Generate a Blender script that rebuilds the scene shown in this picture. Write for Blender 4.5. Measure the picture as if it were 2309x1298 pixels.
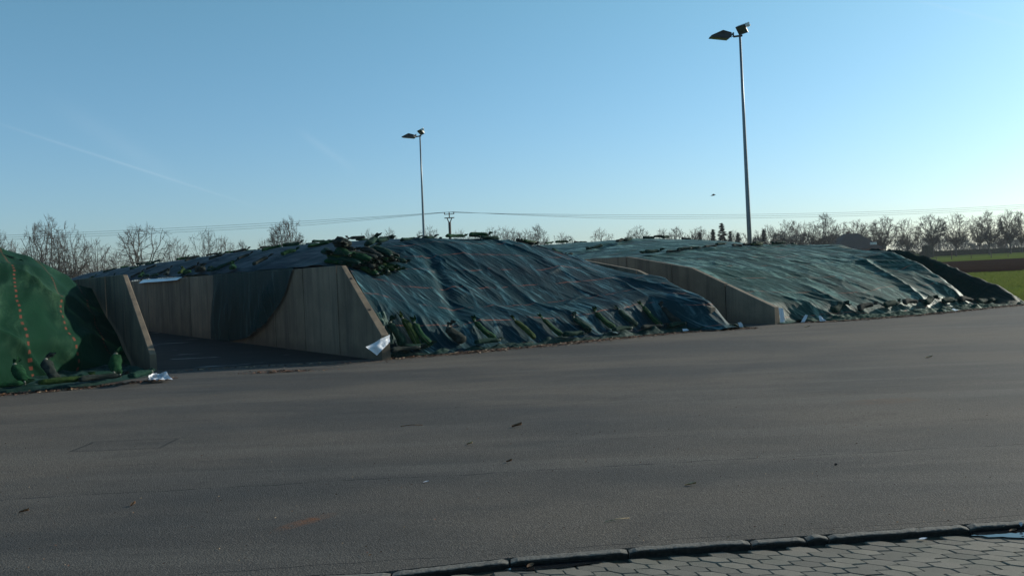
import bpy, math, random
import numpy as np
from mathutils import Vector, Matrix
random.seed(7); RNG = np.random.default_rng(11)
D = bpy.data
for o in list(D.objects): D.objects.remove(o)
SC = bpy.context.scene
COL = SC.collection
R = math.radians

# ------------------------------------------------------------------ camera, sky, sun
cam = D.cameras.new('camera'); cam_o = D.objects.new('camera', cam); COL.objects.link(cam_o)
cam.sensor_width = 36; cam.lens = 36*2000/2309; cam.clip_start = .1; cam.clip_end = 6000
pitch = math.atan(32.5*math.cos(R(2.4))/2000)
cam_o.matrix_world = Matrix.Translation((0, 0, 1.66)) @ Matrix.Rotation(math.pi/2-pitch, 4, 'X') @ Matrix.Rotation(-R(2.4), 4, 'Z')
SC.camera = cam_o
SC.render.resolution_x = 1024; SC.render.resolution_y = 575

SUN = Vector((2.3, 1.32, 1.0)).normalized()
sun_el = math.asin(SUN.z); sun_az = math.atan2(SUN.x, SUN.y)
CONTRAILS = [((-.4866, .858, .1644), (-.2797, .9562, .0865), .0013, .17), ((-.2204, .962, .1612), (-.1675, .9785, .1202), .004, .09),
             ((.4071, .8778, .2525), (.4944, .8429, .2122), .0016, .12), ((-.4436, .8764, .1875), (-.338, .9352, .106), .010, .06)]
world = D.worlds.new('World'); SC.world = world; world.use_nodes = True
wn = world.node_tree; wn.nodes.clear()
w_out = wn.nodes.new('ShaderNodeOutputWorld'); w_bg = wn.nodes.new('ShaderNodeBackground')
w_sky = wn.nodes.new('ShaderNodeTexSky'); w_sky.sky_type = 'NISHITA'; w_sky.sun_disc = False
w_sky.sun_elevation = sun_el; w_sky.sun_rotation = sun_az
w_sky.altitude = 0; w_sky.air_density = 1.0; w_sky.dust_density = 0.6; w_sky.ozone_density = 2.0
w_bg.inputs['Strength'].default_value = 0.128
w_tc = wn.nodes.new('ShaderNodeTexCoord'); w_sep = wn.nodes.new('ShaderNodeSeparateXYZ'); wn.links.new(w_tc.outputs['Generated'], w_sep.inputs[0])
w_mr = wn.nodes.new('ShaderNodeMapRange'); wn.links.new(w_sep.outputs[2], w_mr.inputs[0]); w_mr.inputs[1].default_value = 0.0; w_mr.inputs[2].default_value = .32
w_tint = wn.nodes.new('ShaderNodeMix'); w_tint.data_type = 'RGBA'; wn.links.new(w_mr.outputs[0], w_tint.inputs[0])
w_tint.inputs[6].default_value = (.66, .82, 1.10, 1); w_tint.inputs[7].default_value = (.73, 1.08, 1.04, 1)     # clear winter air: less yellow than the model's
w_mul = wn.nodes.new('ShaderNodeMix'); w_mul.data_type = 'RGBA'; w_mul.blend_type = 'MULTIPLY'; w_mul.inputs[0].default_value = 1
wn.links.new(w_sky.outputs[0], w_mul.inputs[6]); wn.links.new(w_tint.outputs[2], w_mul.inputs[7])
def wmath(op, a, b=0.0):
    x = wn.nodes.new('ShaderNodeMath'); x.operation = op
    for q, i in ((a, 0), (b, 1)):
        if isinstance(q, (int, float)): x.inputs[i].default_value = q
        else: wn.links.new(q, x.inputs[i])
    return x.outputs[0]
def wdot(v):
    x = wn.nodes.new('ShaderNodeVectorMath'); x.operation = 'DOT_PRODUCT'; wn.links.new(w_tc.outputs['Generated'], x.inputs[0]); x.inputs[1].default_value = v; return x.outputs['Value']
w_col = w_mul.outputs[2]
for A, B, width, amt in CONTRAILS:                    # thin drifting vapour trails: great-circle streaks with soft ends
    A = Vector(A).normalized(); B = Vector(B).normalized(); nrm = A.cross(B).normalized(); mid = (A+B).normalized(); half = A.angle(B)/2
    d = wmath('DIVIDE', wdot(nrm), width); g1 = wmath('POWER', 2.718, wmath('MULTIPLY', wmath('MULTIPLY', d, d), -1.0))
    al = wmath('DIVIDE', wdot((B-A).normalized()), math.sin(half)); al4 = wmath('MULTIPLY', wmath('MULTIPLY', al, al), wmath('MULTIPLY', al, al)); g2 = wmath('POWER', 2.718, wmath('MULTIPLY', al4, -1.2))
    nz = wn.nodes.new('ShaderNodeTexNoise'); wn.links.new(w_tc.outputs['Generated'], nz.inputs['Vector']); nz.inputs['Scale'].default_value = 14; nz.inputs['Detail'].default_value = 5
    front_ = wmath('GREATER_THAN', wdot(mid), 0.0)
    m = wmath('MULTIPLY', wmath('MULTIPLY', wmath('MULTIPLY', g1, g2), wmath('MULTIPLY', wmath('ADD', nz.outputs[0], .15), amt)), front_)
    mxn = wn.nodes.new('ShaderNodeMix'); mxn.data_type = 'RGBA'; wn.links.new(m, mxn.inputs[0]); wn.links.new(w_col, mxn.inputs[6]); mxn.inputs[7].default_value = (5.5, 6.6, 7.4, 1); w_col = mxn.outputs[2]
wn.links.new(w_col, w_bg.inputs['Color']); wn.links.new(w_bg.outputs[0], w_out.inputs['Surface'])

sun = D.lights.new('sun', 'SUN'); sun.energy = 4.8; sun.angle = R(0.53); sun.color = (1.0, .91, .77)
sun_o = D.objects.new('sun', sun); COL.objects.link(sun_o)
sun_o.rotation_euler = SUN.to_track_quat('Z', 'Y').to_euler()
SC.view_settings.view_transform = 'Standard'; SC.view_settings.look = 'None'
SC.view_settings.exposure = 0.0; SC.view_settings.gamma = 1.0; SC.view_settings.use_curve_mapping = False
SC.render.engine = 'CYCLES'; SC.cycles.max_bounces = 6; SC.cycles.transparent_max_bounces = 16

# ------------------------------------------------------------------ helpers
def W(u, v, z=0.0):                      # bunker coordinates: u across the bunkers, v along them
    return np.stack([.82*u-.572*v, .572*u+.82*v, np.asarray(z)+0*u], -1)
def Wp(u, v, z=0.0): return Vector((.82*u-.572*v, .572*u+.82*v, z))
UV_ROT = math.atan2(.572, .82)

def hsh(ix, iy, s):
    h = (ix.astype(np.int64)*374761393 + iy.astype(np.int64)*668265263 + s*974711) & 0xffffffff
    h = ((h ^ (h >> 13))*1274126177) & 0xffffffff
    return ((h ^ (h >> 16)) & 0xffff)/65535.0
def vn(x, y, s=0):
    x = np.asarray(x, float); y = np.asarray(y, float)
    ix = np.floor(x); iy = np.floor(y); fx = x-ix; fy = y-iy
    fx = fx*fx*fx*(fx*(fx*6-15)+10); fy = fy*fy*fy*(fy*(fy*6-15)+10)
    a = hsh(ix, iy, s); b = hsh(ix+1, iy, s); c = hsh(ix, iy+1, s); d = hsh(ix+1, iy+1, s)
    return (a*(1-fx)+b*fx)*(1-fy)+(c*(1-fx)+d*fx)*fy
def fbm(x, y, s=0, o=4):
    r = 0; a = .5
    for i in range(o): r = r+a*vn(x*2**i+17*i, y*2**i-9*i, s+i); a *= .5
    return r
def sst(a, b, x):
    t = np.clip((x-a)/(b-a), 0, 1); return t*t*(3-2*t)

def tag(o, label=None, cat=None, group=None, kind=None):
    if label: o['label'] = label
    if cat: o['category'] = cat
    if group: o['group'] = group
    if kind: o['kind'] = kind
    return o
def empty(name, loc, label, cat, group=None):
    o = D.objects.new(name, None); COL.objects.link(o); o.location = loc; o.empty_display_size = .2
    return tag(o, label, cat, group)
def mesh(name, V, F, mats, smooth=False, uv=None, mi=None):
    me = D.meshes.new(name); V = np.asarray(V, float)
    me.from_pydata(V.tolist(), [], [list(map(int, f)) for f in F])
    for m in (mats if isinstance(mats, (list, tuple)) else [mats]): me.materials.append(m)
    if smooth: me.polygons.foreach_set('use_smooth', [True]*len(me.polygons))
    if mi is not None: me.polygons.foreach_set('material_index', list(mi))
    if uv is not None:
        l = me.uv_layers.new(name='UVMap'); idx = np.zeros(len(me.loops), int); me.loops.foreach_get('vertex_index', idx)
        l.data.foreach_set('uv', np.asarray(uv)[idx].ravel())
    me.update(); return me
def link(name, me, parent=None):
    o = D.objects.new(name, me); COL.objects.link(o)
    if parent: o.parent = parent
    return o
def obj(name, V, F, mats, parent=None, smooth=False, uv=None, origin=None, mi=None):
    """world-space vertices; made local to the parent or to origin"""
    V = np.asarray(V, float)
    off = np.array(parent.location) if parent else (np.array(origin) if origin is not None else np.zeros(3))
    if parent and parent.parent: off = off+np.array(parent.parent.location)
    o = link(name, mesh(name, V-off, F, mats, smooth, uv, mi), parent)
    if not parent and origin is not None: o.location = origin
    return o
def gridf(n, m):
    i = np.arange(n*m).reshape(n, m)
    return np.stack([i[:-1, :-1], i[:-1, 1:], i[1:, 1:], i[1:, :-1]], -1).reshape(-1, 4)
def sheet(name, P, UVc, mat, parent=None, origin=None, flip=False):
    n, m = P.shape[:2]; F = gridf(n, m)
    if flip: F = F[:, ::-1]
    V = P.reshape(-1, 3); off = np.zeros(3)
    if parent: off = np.array(parent.location)
    elif origin is not None: off = np.array(origin)
    me = D.meshes.new(name); me.vertices.add(len(V)); me.vertices.foreach_set('co', (V-off).ravel())
    me.loops.add(F.size); me.loops.foreach_set('vertex_index', F.ravel().astype(np.int32))
    me.polygons.add(len(F)); me.polygons.foreach_set('loop_start', np.arange(0, F.size, 4, dtype=np.int32))
    me.polygons.foreach_set('use_smooth', np.ones(len(F), bool))
    l = me.uv_layers.new(name='UVMap'); l.data.foreach_set('uv', UVc.reshape(-1, 2)[F.ravel()].ravel())
    me.materials.append(mat); me.update(calc_edges=True); me.validate()
    o = link(name, me, parent)
    if not parent and origin is not None: o.location = origin
    return o
def grid_normals(P):
    du = np.gradient(P, axis=1); dv = np.gradient(P, axis=0); n = np.cross(du, dv)
    n /= np.linalg.norm(n, axis=-1, keepdims=True)+1e-9
    n[n[..., 2] < 0] *= -1
    return n
class MB:
    """collects simple solids into one mesh"""
    def __init__(s): s.V = []; s.F = []
    def add(s, V, F):
        b = len(s.V); s.V += [tuple(v) for v in V]; s.F += [[b+i for i in f] for f in F]; return s
    def box(s, c, size, rot=None):
        h = [x/2 for x in size]; V = []
        for x in (-1, 1):
            for y in (-1, 1):
                for z in (-1, 1):
                    p = Vector((x*h[0], y*h[1], z*h[2])); p = rot @ p if rot else p
                    V.append(p+Vector(c))
        return s.add(V, [[0, 1, 3, 2], [4, 6, 7, 5], [0, 4, 5, 1], [2, 3, 7, 6], [0, 2, 6, 4], [1, 5, 7, 3]])
    def tube(s, pts, rad, n=8, cap=True):
        pts = [Vector(p) for p in pts]; rad = rad if isinstance(rad, (list, tuple)) else [rad]*len(pts)
        b = len(s.V)
        for i, p in enumerate(pts):
            d = (pts[min(i+1, len(pts)-1)]-pts[max(i-1, 0)]).normalized()
            a = d.orthogonal().normalized() if i == 0 else (a-d*a.dot(d)).normalized()
            c = d.cross(a)
            for k in range(n):
                t = 2*math.pi*k/n; s.V.append(tuple(p+(a*math.cos(t)+c*math.sin(t))*rad[i]))
        for i in range(len(pts)-1):
            for k in range(n):
                s.F.append([b+i*n+k, b+i*n+(k+1) % n, b+(i+1)*n+(k+1) % n, b+(i+1)*n+k])
        if cap:
            s.F.append([b+k for k in range(n)][::-1]); s.F.append([b+(len(pts)-1)*n+k for k in range(n)])
        return s
    def prism(s, poly, off):                  # polygon + offset vector
        n = len(poly); V = [Vector(p) for p in poly]+[Vector(p)+Vector(off) for p in poly]
        return s.add(V, [list(range(n))[::-1], list(range(n, 2*n))]+[[i, (i+1) % n, n+(i+1) % n, n+i] for i in range(n)])
    def obj(s, name, mat, parent=None, smooth=False, origin=None): return obj(name, s.V, s.F, mat, parent, smooth, origin=origin)

# ------------------------------------------------------------------ materials
class NT:
    def __init__(s, name):
        s.m = D.materials.new(name); s.m.use_nodes = True; s.t = s.m.node_tree; s.n = s.t.nodes
        s.b = s.n['Principled BSDF']; s.out = s.n['Material Output']
        s.tc = s.n.new('ShaderNodeTexCoord')
    def new(s, t, **k):
        x = s.n.new(t)
        for a, b in k.items(): setattr(x, a, b)
        return x
    def lk(s, a, b): s.t.links.new(a, b)
    def val(s, x, sock):
        if hasattr(x, 'is_linked') or isinstance(x, bpy.types.NodeSocket): s.lk(x, sock)
        else: sock.default_value = x
    def math(s, op, a, b=0.0, clamp=False):
        x = s.new('ShaderNodeMath', operation=op, use_clamp=clamp); s.val(a, x.inputs[0]); s.val(b, x.inputs[1]); return x.outputs[0]
    def map(s, src=None, scale=(1, 1, 1), rot=(0, 0, 0), loc=(0, 0, 0)):
        x = s.new('ShaderNodeMapping'); s.lk(src or s.tc.outputs['Object'], x.inputs[0])
        x.inputs['Scale'].default_value = scale; x.inputs['Rotation'].default_value = rot; x.inputs['Location'].default_value = loc
        return x.outputs[0]
    def noise(s, vec, scale, detail=4, rough=.55, dist=0.0, out=0):
        x = s.new('ShaderNodeTexNoise'); s.lk(vec, x.inputs['Vector']); x.inputs['Scale'].default_value = scale
        x.inputs['Detail'].default_value = detail; x.inputs['Roughness'].default_value = rough; x.inputs['Distortion'].default_value = dist
        return x.outputs[out]
    def ramp(s, f, lo, hi, a=0.0, b=1.0):
        x = s.new('ShaderNodeMapRange', interpolation_type='SMOOTHSTEP'); s.lk(f, x.inputs[0])
        x.inputs[1].default_value = lo; x.inputs[2].default_value = hi; x.inputs[3].default_value = a; x.inputs[4].default_value = b
        return x.outputs[0]
    def mix(s, f, a, b, mode='MIX'):
        x = s.new('ShaderNodeMix', data_type='RGBA', blend_type=mode); s.val(f, x.inputs[0])
        for q, i in ((a, 6), (b, 7)):
            if isinstance(q, (tuple, list)): x.inputs[i].default_value = (*q[:3], 1)
            else: s.lk(q, x.inputs[i])
        return x.outputs[2]
    def bump(s, h, strength=.3, dist=.02, normal=None):
        x = s.new('ShaderNodeBump'); x.inputs['Strength'].default_value = strength; x.inputs['Distance'].default_value = dist
        s.lk(h, x.inputs['Height'])
        if normal is not None: s.lk(normal, x.inputs['Normal'])
        return x.outputs[0]
    def fin(s, col=None, rough=None, normal=None, spec=None, metal=None):
        for q, i in ((col, 'Base Color'), (rough, 'Roughness'), (spec, 'Specular IOR Level'), (metal, 'Metallic')):
            if q is None: continue
            if isinstance(q, (tuple, list)): s.b.inputs[i].default_value = (*q[:3], 1)
            elif isinstance(q, (int, float)): s.b.inputs[i].default_value = q
            else: s.lk(q, s.b.inputs[i])
        if normal is not None: s.lk(normal, s.b.inputs['Normal'])
        return s.m
def simple(name, col, rough=.7, var=.25, scale=6, spec=.5, metal=0.0, bump=0.0):
    t = NT(name); n = t.noise(t.map(), scale, 4)
    c = t.mix(t.ramp(n, .3, .7), tuple(x*(1-var) for x in col), tuple(min(1, x*(1+var)) for x in col))
    return t.fin(c, rough, t.bump(n, .5, bump) if bump else None, spec, metal)

def sep0(t, uv):
    x = t.new('ShaderNodeSeparateXYZ'); t.lk(uv, x.inputs[0]); return x.outputs[1]
def cover_mat(name, dark, mid, pale, pale_amt, rough, mode, stripe_gap=.78, lines=True, stretch=(3.2, .45), line_col=(.42, .12, .06), spec=.5, weave=.4, wear_sheen=(.48, .66), skew=.46, crease_amt=0.0, seam=0.0):
    t = NT(name); uv = t.tc.outputs['UV']
    st = t.noise(t.map(uv, (stretch[0], stretch[1], 1), (0, 0, .25)), 1.0, 6, .6, .6)
    big = t.noise(t.map(uv, (.5, .5, 1)), 1.0, 4)
    c = t.mix(t.ramp(big, .3, .7), dark, mid)
    if seam:
        sw = t.math('ADD', sep0(t, uv), t.math('MULTIPLY', t.noise(t.map(uv, (.5, .5, 1)), 1.0, 3), .5)); sd = t.math('ABSOLUTE', t.math('SUBTRACT', sw, seam)); c = t.mix(t.math('MULTIPLY', t.ramp(sd, .012, .03, 1, 0), .85), c, (.002, .008, .007))
    rot = t.map(uv, (1, 1, 1), (0, 0, -skew)); crease = t.noise(t.map(rot, (9, .9, 1)), 1.0, 7, .62, .35); blot = t.noise(t.map(rot, (.9, .5, 1), loc=(4, 7, 0)), 1.0, 5, .6)
    fine = t.noise(t.map(uv, (5.5, 2.6, 1), (0, 0, .3)), 1.0, 8, .72, .9)
    pm = t.math('MULTIPLY', t.ramp(st, wear_sheen[0], wear_sheen[1]), t.ramp(fine, .38, .62)); pm = t.math('MULTIPLY', pm, pale_amt)  # worn pale patches; the same mask also paints sheen highlights into the colour
    c = t.mix(pm, c, pale)
    cm = t.math('MULTIPLY', t.ramp(crease, .53, .64), t.ramp(blot, .40, .60)); c = t.mix(t.math('MULTIPLY', cm, crease_amt), c, pale)  # fold highlights painted as pale streaks along the creases
    sep = t.new('ShaderNodeSeparateXYZ'); t.lk(uv, sep.inputs[0])
    if lines:
        ax, bx = (sep.outputs[1], sep.outputs[0]) if mode == 'across' else (sep.outputs[0], sep.outputs[1])
        wob = t.noise(t.map(uv, (.8, .8, 1)), 1.0, 2)
        a = t.math('ADD', ax, t.math('MULTIPLY', wob, .16))
        fr = t.math('FRACT', t.math('DIVIDE', a, stripe_gap)); dd = t.math('MULTIPLY', t.math('ABSOLUTE', t.math('SUBTRACT', fr, .5)), stripe_gap)
        if mode == 'across':
            lm = t.ramp(dd, .012, .02, 1, 0); br = t.noise(t.map(uv, (1.6, .8, 1), loc=(3, 9, 0)), 1.0, 4, .7)
            lm = t.math('MULTIPLY', lm, t.ramp(br, .42, .58)); lm = t.math('MULTIPLY', lm, .42)
        else:
            lm = t.ramp(dd, .019, .026, 1, 0); da = t.math('FRACT', t.math('DIVIDE', bx, .125))
            lm = t.math('MULTIPLY', lm, t.math('GREATER_THAN', t.math('SINE', t.math('MULTIPLY', bx, 39.3)), .1))
            lm = t.math('MULTIPLY', lm, .42)
        c = t.mix(lm, c, line_col)
    w1 = t.new('ShaderNodeTexWave', wave_type='BANDS'); t.lk(t.map(uv, (1, 1, 1)), w1.inputs[0]); w1.inputs['Scale'].default_value = 30
    w1.inputs['Distortion'].default_value = 1.0
    t.b.inputs['Specular Tint'].default_value = (.45, .85, .95, 1)
    h = t.math('ADD', t.math('ADD', t.math('MULTIPLY', st, 1.0), t.math('MULTIPLY', crease, 1.1 if crease_amt else 0)), t.math('MULTIPLY', fine, .45))
    nb = t.bump(h, .55, .05)
    nb = t.bump(t.noise(t.map(uv, (60, 60, 1)), 1.0, 3), weave, .004, nb)
    r = t.ramp(st, .35, .7, rough+.1, rough-.08)
    return t.fin(c, r, nb, spec)

M = {}
M['cover_blue'] = cover_mat('cover_blue', (.001, .014, .023), (.002, .029, .037), (.085, .19, .215), .6, .55, 'across', spec=.14, wear_sheen=(.53, .64), crease_amt=.95)
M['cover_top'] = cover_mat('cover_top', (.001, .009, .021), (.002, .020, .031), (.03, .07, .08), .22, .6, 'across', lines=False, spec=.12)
M['cover_green'] = cover_mat('cover_green', (.002, .024, .019), (.004, .043, .031), (.20, .32, .25), .9, .52, 'across', 1.15, spec=.22, wear_sheen=(.46, .62), crease_amt=.5, skew=.7, seam=5.3)
M['cover_left'] = cover_mat('cover_left', (.003, .021, .010), (.006, .033, .016), (.045, .10, .05), .5, .8, 'along', .86, spec=.10, stretch=(1.4, .6), line_col=(.26, .055, .04))
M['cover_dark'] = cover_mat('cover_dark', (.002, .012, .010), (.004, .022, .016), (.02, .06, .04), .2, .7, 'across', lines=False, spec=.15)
M['cover_hem'] = cover_mat('cover_hem', (.006, .020, .016), (.012, .038, .028), (.09, .11, .09), .45, .75, 'across', lines=False, spec=.2)

M['cover_hem_green'] = cover_mat('cover_hem_green', (.006, .032, .022), (.012, .055, .036), (.12, .2, .14), .6, .78, 'across', lines=False, spec=.15)
def sack_mat(name, a, b, stripe=False):
    t = NT(name); n = t.noise(t.map(), 9, 5, .6)
    c = t.mix(t.ramp(n, .3, .7), a, b)
    nb = t.bump(t.noise(t.map(scale=(40, 14, 40)), 1.0, 4), .5, .012)
    return t.fin(c, .85, nb, .12)
M['sack'] = [sack_mat('sack_green', (.003, .026, .010), (.008, .052, .018)), sack_mat('sack_dark', (.009, .015, .013), (.028, .036, .031)),
             sack_mat('sack_olive', (.010, .030, .007), (.032, .060, .013)), sack_mat('sack_teal', (.003, .021, .015), (.008, .038, .026))]
M['seam'] = simple('sack_seam', (.075, .07, .016), .6, .3, 30)
M['tie'] = simple('sack_tie', (.14, .15, .12), .7, .4, 20)

def concrete():
    t = NT('concrete'); o = t.tc.outputs['Object']
    rnd = t.new('ShaderNodeObjectInfo').outputs['Random']
    n1 = t.noise(t.map(o, (1, 1, 1)), 1.3, 6, .62); st = t.noise(t.map(o, (3.5, 3.5, .22)), 1.0, 6, .6, .4)
    f = t.noise(t.map(o, (1, 1, 1)), 45, 4, .6)
    c = t.mix(t.ramp(n1, .3, .7), (.165, .126, .086), (.27, .208, .145))
    c = t.mix(t.math('MULTIPLY', t.ramp(st, .44, .64), .75), c, (.075, .062, .048))
    c = t.mix(t.math('MULTIPLY', t.ramp(f, .5, .75), .25), c, (.34, .30, .24))
    sep = t.new('ShaderNodeSeparateXYZ'); t.lk(o, sep.inputs[0])
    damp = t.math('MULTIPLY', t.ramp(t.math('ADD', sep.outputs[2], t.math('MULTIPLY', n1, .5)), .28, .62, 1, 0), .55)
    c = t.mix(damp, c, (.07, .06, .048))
    c = t.mix(.35, c, t.mix(rnd, (.07, .058, .045), (.22, .18, .138)))
    nb = t.bump(f, .35, .006, t.bump(n1, .3, .02))
    return t.fin(c, .85, nb, .3)
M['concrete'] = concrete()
M['hole'] = simple('dark_hole', (.01, .01, .01), .9)

def asphalt():
    t = NT('asphalt'); o = t.tc.outputs['Object']
    big = t.noise(t.map(o, (.16, .3, 1), (0, 0, .1)), 1.0, 5, .55); med = t.noise(t.map(o, (.5, 1.6, 1), (0, 0, .06)), 1.0, 5, .6)
    v = t.new('ShaderNodeTexVoronoi'); t.lk(o, v.inputs['Vector']); v.inputs['Scale'].default_value = 95
    g = t.noise(t.map(o), 110, 3, .7)
    c = t.mix(t.ramp(big, .38, .62), (.043, .0405, .0375), (.079, .069, .058))
    c = t.mix(t.math('MULTIPLY', t.ramp(t.noise(t.map(o, (.12, 1.3, 1), (0, 0, -.08), (3, 1, 0)), 1.0, 6, .6, .4), .5, .66), .4), c, (.095, .087, .075))
    c = t.mix(t.math('MULTIPLY', t.ramp(med, .5, .72), .35), c, (.084, .076, .066))
    c = t.mix(t.math('MULTIPLY', t.ramp(t.noise(t.map(o, (.35, .9, 1), loc=(5, 2, 0)), 1.0, 4), .52, .66), .35), c, (.031, .032, .032))
    sp = t.ramp(v.outputs['Color'], .0, 1.0, .55, 1.5)
    c = t.mix(1.0, c, t.mix(sp, (0, 0, 0), (1, 1, 1)), 'MULTIPLY') if False else c
    x = t.new('ShaderNodeHueSaturation'); t.lk(c, x.inputs['Color']); t.lk(t.ramp(t.math('ADD', t.math('MULTIPLY', g, .6), t.math('MULTIPLY', v.outputs['Distance'], .5)), .3, .75, .5, 1.65), x.inputs['Value'])
    c = x.outputs[0]
    spk = t.ramp(t.noise(t.map(o, loc=(7, 3, 0)), 120, 2, .6), .68, .74); c = t.mix(t.math('MULTIPLY', spk, .6), c, (.26, .25, .23))
    sep = t.new('ShaderNodeSeparateXYZ'); t.lk(o, sep.inputs[0]); X, Y = sep.outputs[0], sep.outputs[1]
    def arcs(cx, cy, r, w):               # faint tyre scuffs, as rings broken by noise
        dx = t.math('SUBTRACT', X, cx); dy = t.math('SUBTRACT', Y, cy); d = t.math('SQRT', t.math('ADD', t.math('MULTIPLY', dx, dx), t.math('MULTIPLY', dy, dy)))
        return t.math('MULTIPLY', t.ramp(t.math('ABSOLUTE', t.math('SUBTRACT', d, r)), w*.5, w, 1, 0), t.ramp(t.noise(t.map(o, (1.1, 1.1, 1), loc=(cx, r, 0)), 1.0, 5, .75), .44, .66))
    for q, (cx, cy, r, w, am) in enumerate([(-6, 20, 11.3, .16, .30), (-6, 20, 13.1, .16, .26), (9, 2, 9.0, .14, .22), (9, 2, 10.7, .14, .22), (2, 30, 17.5, .2, .22), (-14, 4, 12.5, .15, .22)]):
        c = t.mix(t.math('MULTIPLY', arcs(cx, cy, r, w), am), c, (.10, .092, .08) if q % 2 else (.026, .026, .026))
    def gauss(cx, cy, ax, sx, sy):       # soft stain on the surface
        dx = t.math('SUBTRACT', X, cx); dy = t.math('SUBTRACT', Y, cy); ca, sa = math.cos(ax), math.sin(ax)
        p = t.math('ADD', t.math('MULTIPLY', dx, ca), t.math('MULTIPLY', dy, sa)); q = t.math('SUBTRACT', t.math('MULTIPLY', dy, ca), t.math('MULTIPLY', dx, sa))
        p = t.math('DIVIDE', p, sx); q = t.math('DIVIDE', q, sy)
        r2 = t.math('ADD', t.math('MULTIPLY', p, p), t.math('MULTIPLY', q, q))
        return t.math('MULTIPLY', t.ramp(r2, 0, 1, 1, 0), t.ramp(t.noise(t.map(o, (9, 9, 1)), 1.0, 4, .7), .3, .65))
    c = t.mix(t.math('MULTIPLY', gauss(-1.5, 6.14, R(50), .3, .09), .75), c, (.17, .062, .02))
    c = t.mix(t.math('MULTIPLY', gauss(4.3, 10.3, R(10), .6, .3), .35), c, (.12, .06, .03))
    # long paving-lane joints and a cut patch, broken by noise
    brk = t.ramp(t.noise(t.map(o, (2.2, 2.2, 1)), 1.0, 5, .7), .40, .58)
    wob = t.math('MULTIPLY', t.math('SUBTRACT', t.noise(t.map(o, (.9, .9, 1)), 1.0, 5, .6), .5), .22)
    lines = None
    for y0, sl, wdt, amt in ((7.42, .055, .016, .75), (11.2, .05, .03, .4), (15.3, .09, .03, .35), (5.275, .098, .008, .8), (8.6, .06, .014, .4)):
        d = t.math('ABSOLUTE', t.math('SUBTRACT', t.math('SUBTRACT', t.math('ADD', Y, wob), t.math('MULTIPLY', X, sl)), y0))
        l = t.math('MULTIPLY', t.ramp(d, wdt*.4, wdt, 1, 0), amt)
        lines = l if lines is None else t.math('MAXIMUM', lines, l)
    lines = t.math('MULTIPLY', lines, brk)
    def rect(x0, x1, y0, y1, w):
        a = t.math('MAXIMUM', t.math('ABSOLUTE', t.math('DIVIDE', t.math('SUBTRACT', X, (x0+x1)/2), (x1-x0)/2)), t.math('ABSOLUTE', t.math('DIVIDE', t.math('SUBTRACT', Y, (y0+y1)/2), (y1-y0)/2)))
        return t.ramp(t.math('ABSOLUTE', t.math('SUBTRACT', t.math('ADD', a, wob), 1.0)), w*.4, w, 1, 0), t.ramp(a, .98, 1.02, 1, 0)
    e, inn = rect(-4.7, -3.75, 9.2, 9.75, .07)
    lines = t.math('MAXIMUM', lines, t.math('MULTIPLY', e, .5))
    c = t.mix(t.math('MULTIPLY', inn, .18), c, (.03, .03, .032))
    c = t.mix(lines, c, (.016, .016, .017))
    h = t.math('ADD', t.math('MULTIPLY', v.outputs['Distance'], 1.0), t.math('MULTIPLY', g, .9))
    nb = t.bump(h, .5, .007, t.bump(t.math('MULTIPLY', lines, -1), .6, .01, t.bump(med, .25, .03)))
    return t.fin(c, t.ramp(big, .3, .7, .78, .92), nb, .22)
M['asphalt'] = asphalt()

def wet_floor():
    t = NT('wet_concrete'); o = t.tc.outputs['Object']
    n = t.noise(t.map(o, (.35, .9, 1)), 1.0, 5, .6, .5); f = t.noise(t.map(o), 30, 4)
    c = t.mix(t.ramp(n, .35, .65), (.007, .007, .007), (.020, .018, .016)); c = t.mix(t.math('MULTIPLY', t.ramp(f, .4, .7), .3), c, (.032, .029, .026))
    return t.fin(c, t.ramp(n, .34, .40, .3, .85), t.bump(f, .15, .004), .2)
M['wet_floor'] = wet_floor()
def paver_mat():
    t = NT('paver_concrete'); o = t.tc.outputs['Object']; rnd = t.new('ShaderNodeObjectInfo').outputs['Random']
    w = t.new('ShaderNodeNewGeometry').outputs['Position']
    f = t.noise(t.map(w), 150, 3, .7); b = t.noise(t.map(w), 4, 5, .6)
    c = t.mix(rnd, (.115, .106, .088), (.205, .184, .148)); c = t.mix(t.math('MULTIPLY', t.ramp(b, .4, .7), .5), c, (.10, .105, .08))
    c = t.mix(t.math('MULTIPLY', t.ramp(f, .55, .75), .5), c, (.28, .26, .22)); c = t.mix(t.math('MULTIPLY', t.ramp(f, .45, .3), .5), c, (.06, .055, .048))
    return t.fin(c, .82, t.bump(f, .6, .004), .35)
M['paver'] = paver_mat()
M['kerb'] = simple('kerb_concrete', (.11, .105, .092), .9, .35, 60, bump=.006)
M['kerb_shade'] = simple('kerb_shaded_front', (.014, .013, .011), .9, .5, 40, bump=.004)  # shade of the kerb's front face, put into the colour
M['joint_soil'] = simple('joint_soil', (.03, .028, .018), .95, .8, 14)
def soil(name, a, b, sc, bump):
    t = NT(name); n = t.noise(t.map(), sc, 6, .65); n2 = t.noise(t.map(), sc*.06, 4)
    return t.fin(t.mix(t.ramp(n2, .3, .7), t.mix(t.ramp(n, .3, .7), a, b), a), 1.0, t.bump(n, .8, bump), 0.0)
M['grass_base'] = soil('grass_base', (.075, .105, .022), (.12, .15, .035), 3, .12)
M['grass_blade'] = simple('grass_blade', (.10, .19, .022), .8, .4, 3, spec=.1)
M['plough'] = soil('ploughed_soil', (.018, .011, .009), (.04, .026, .021), 1.6, .5)
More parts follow.
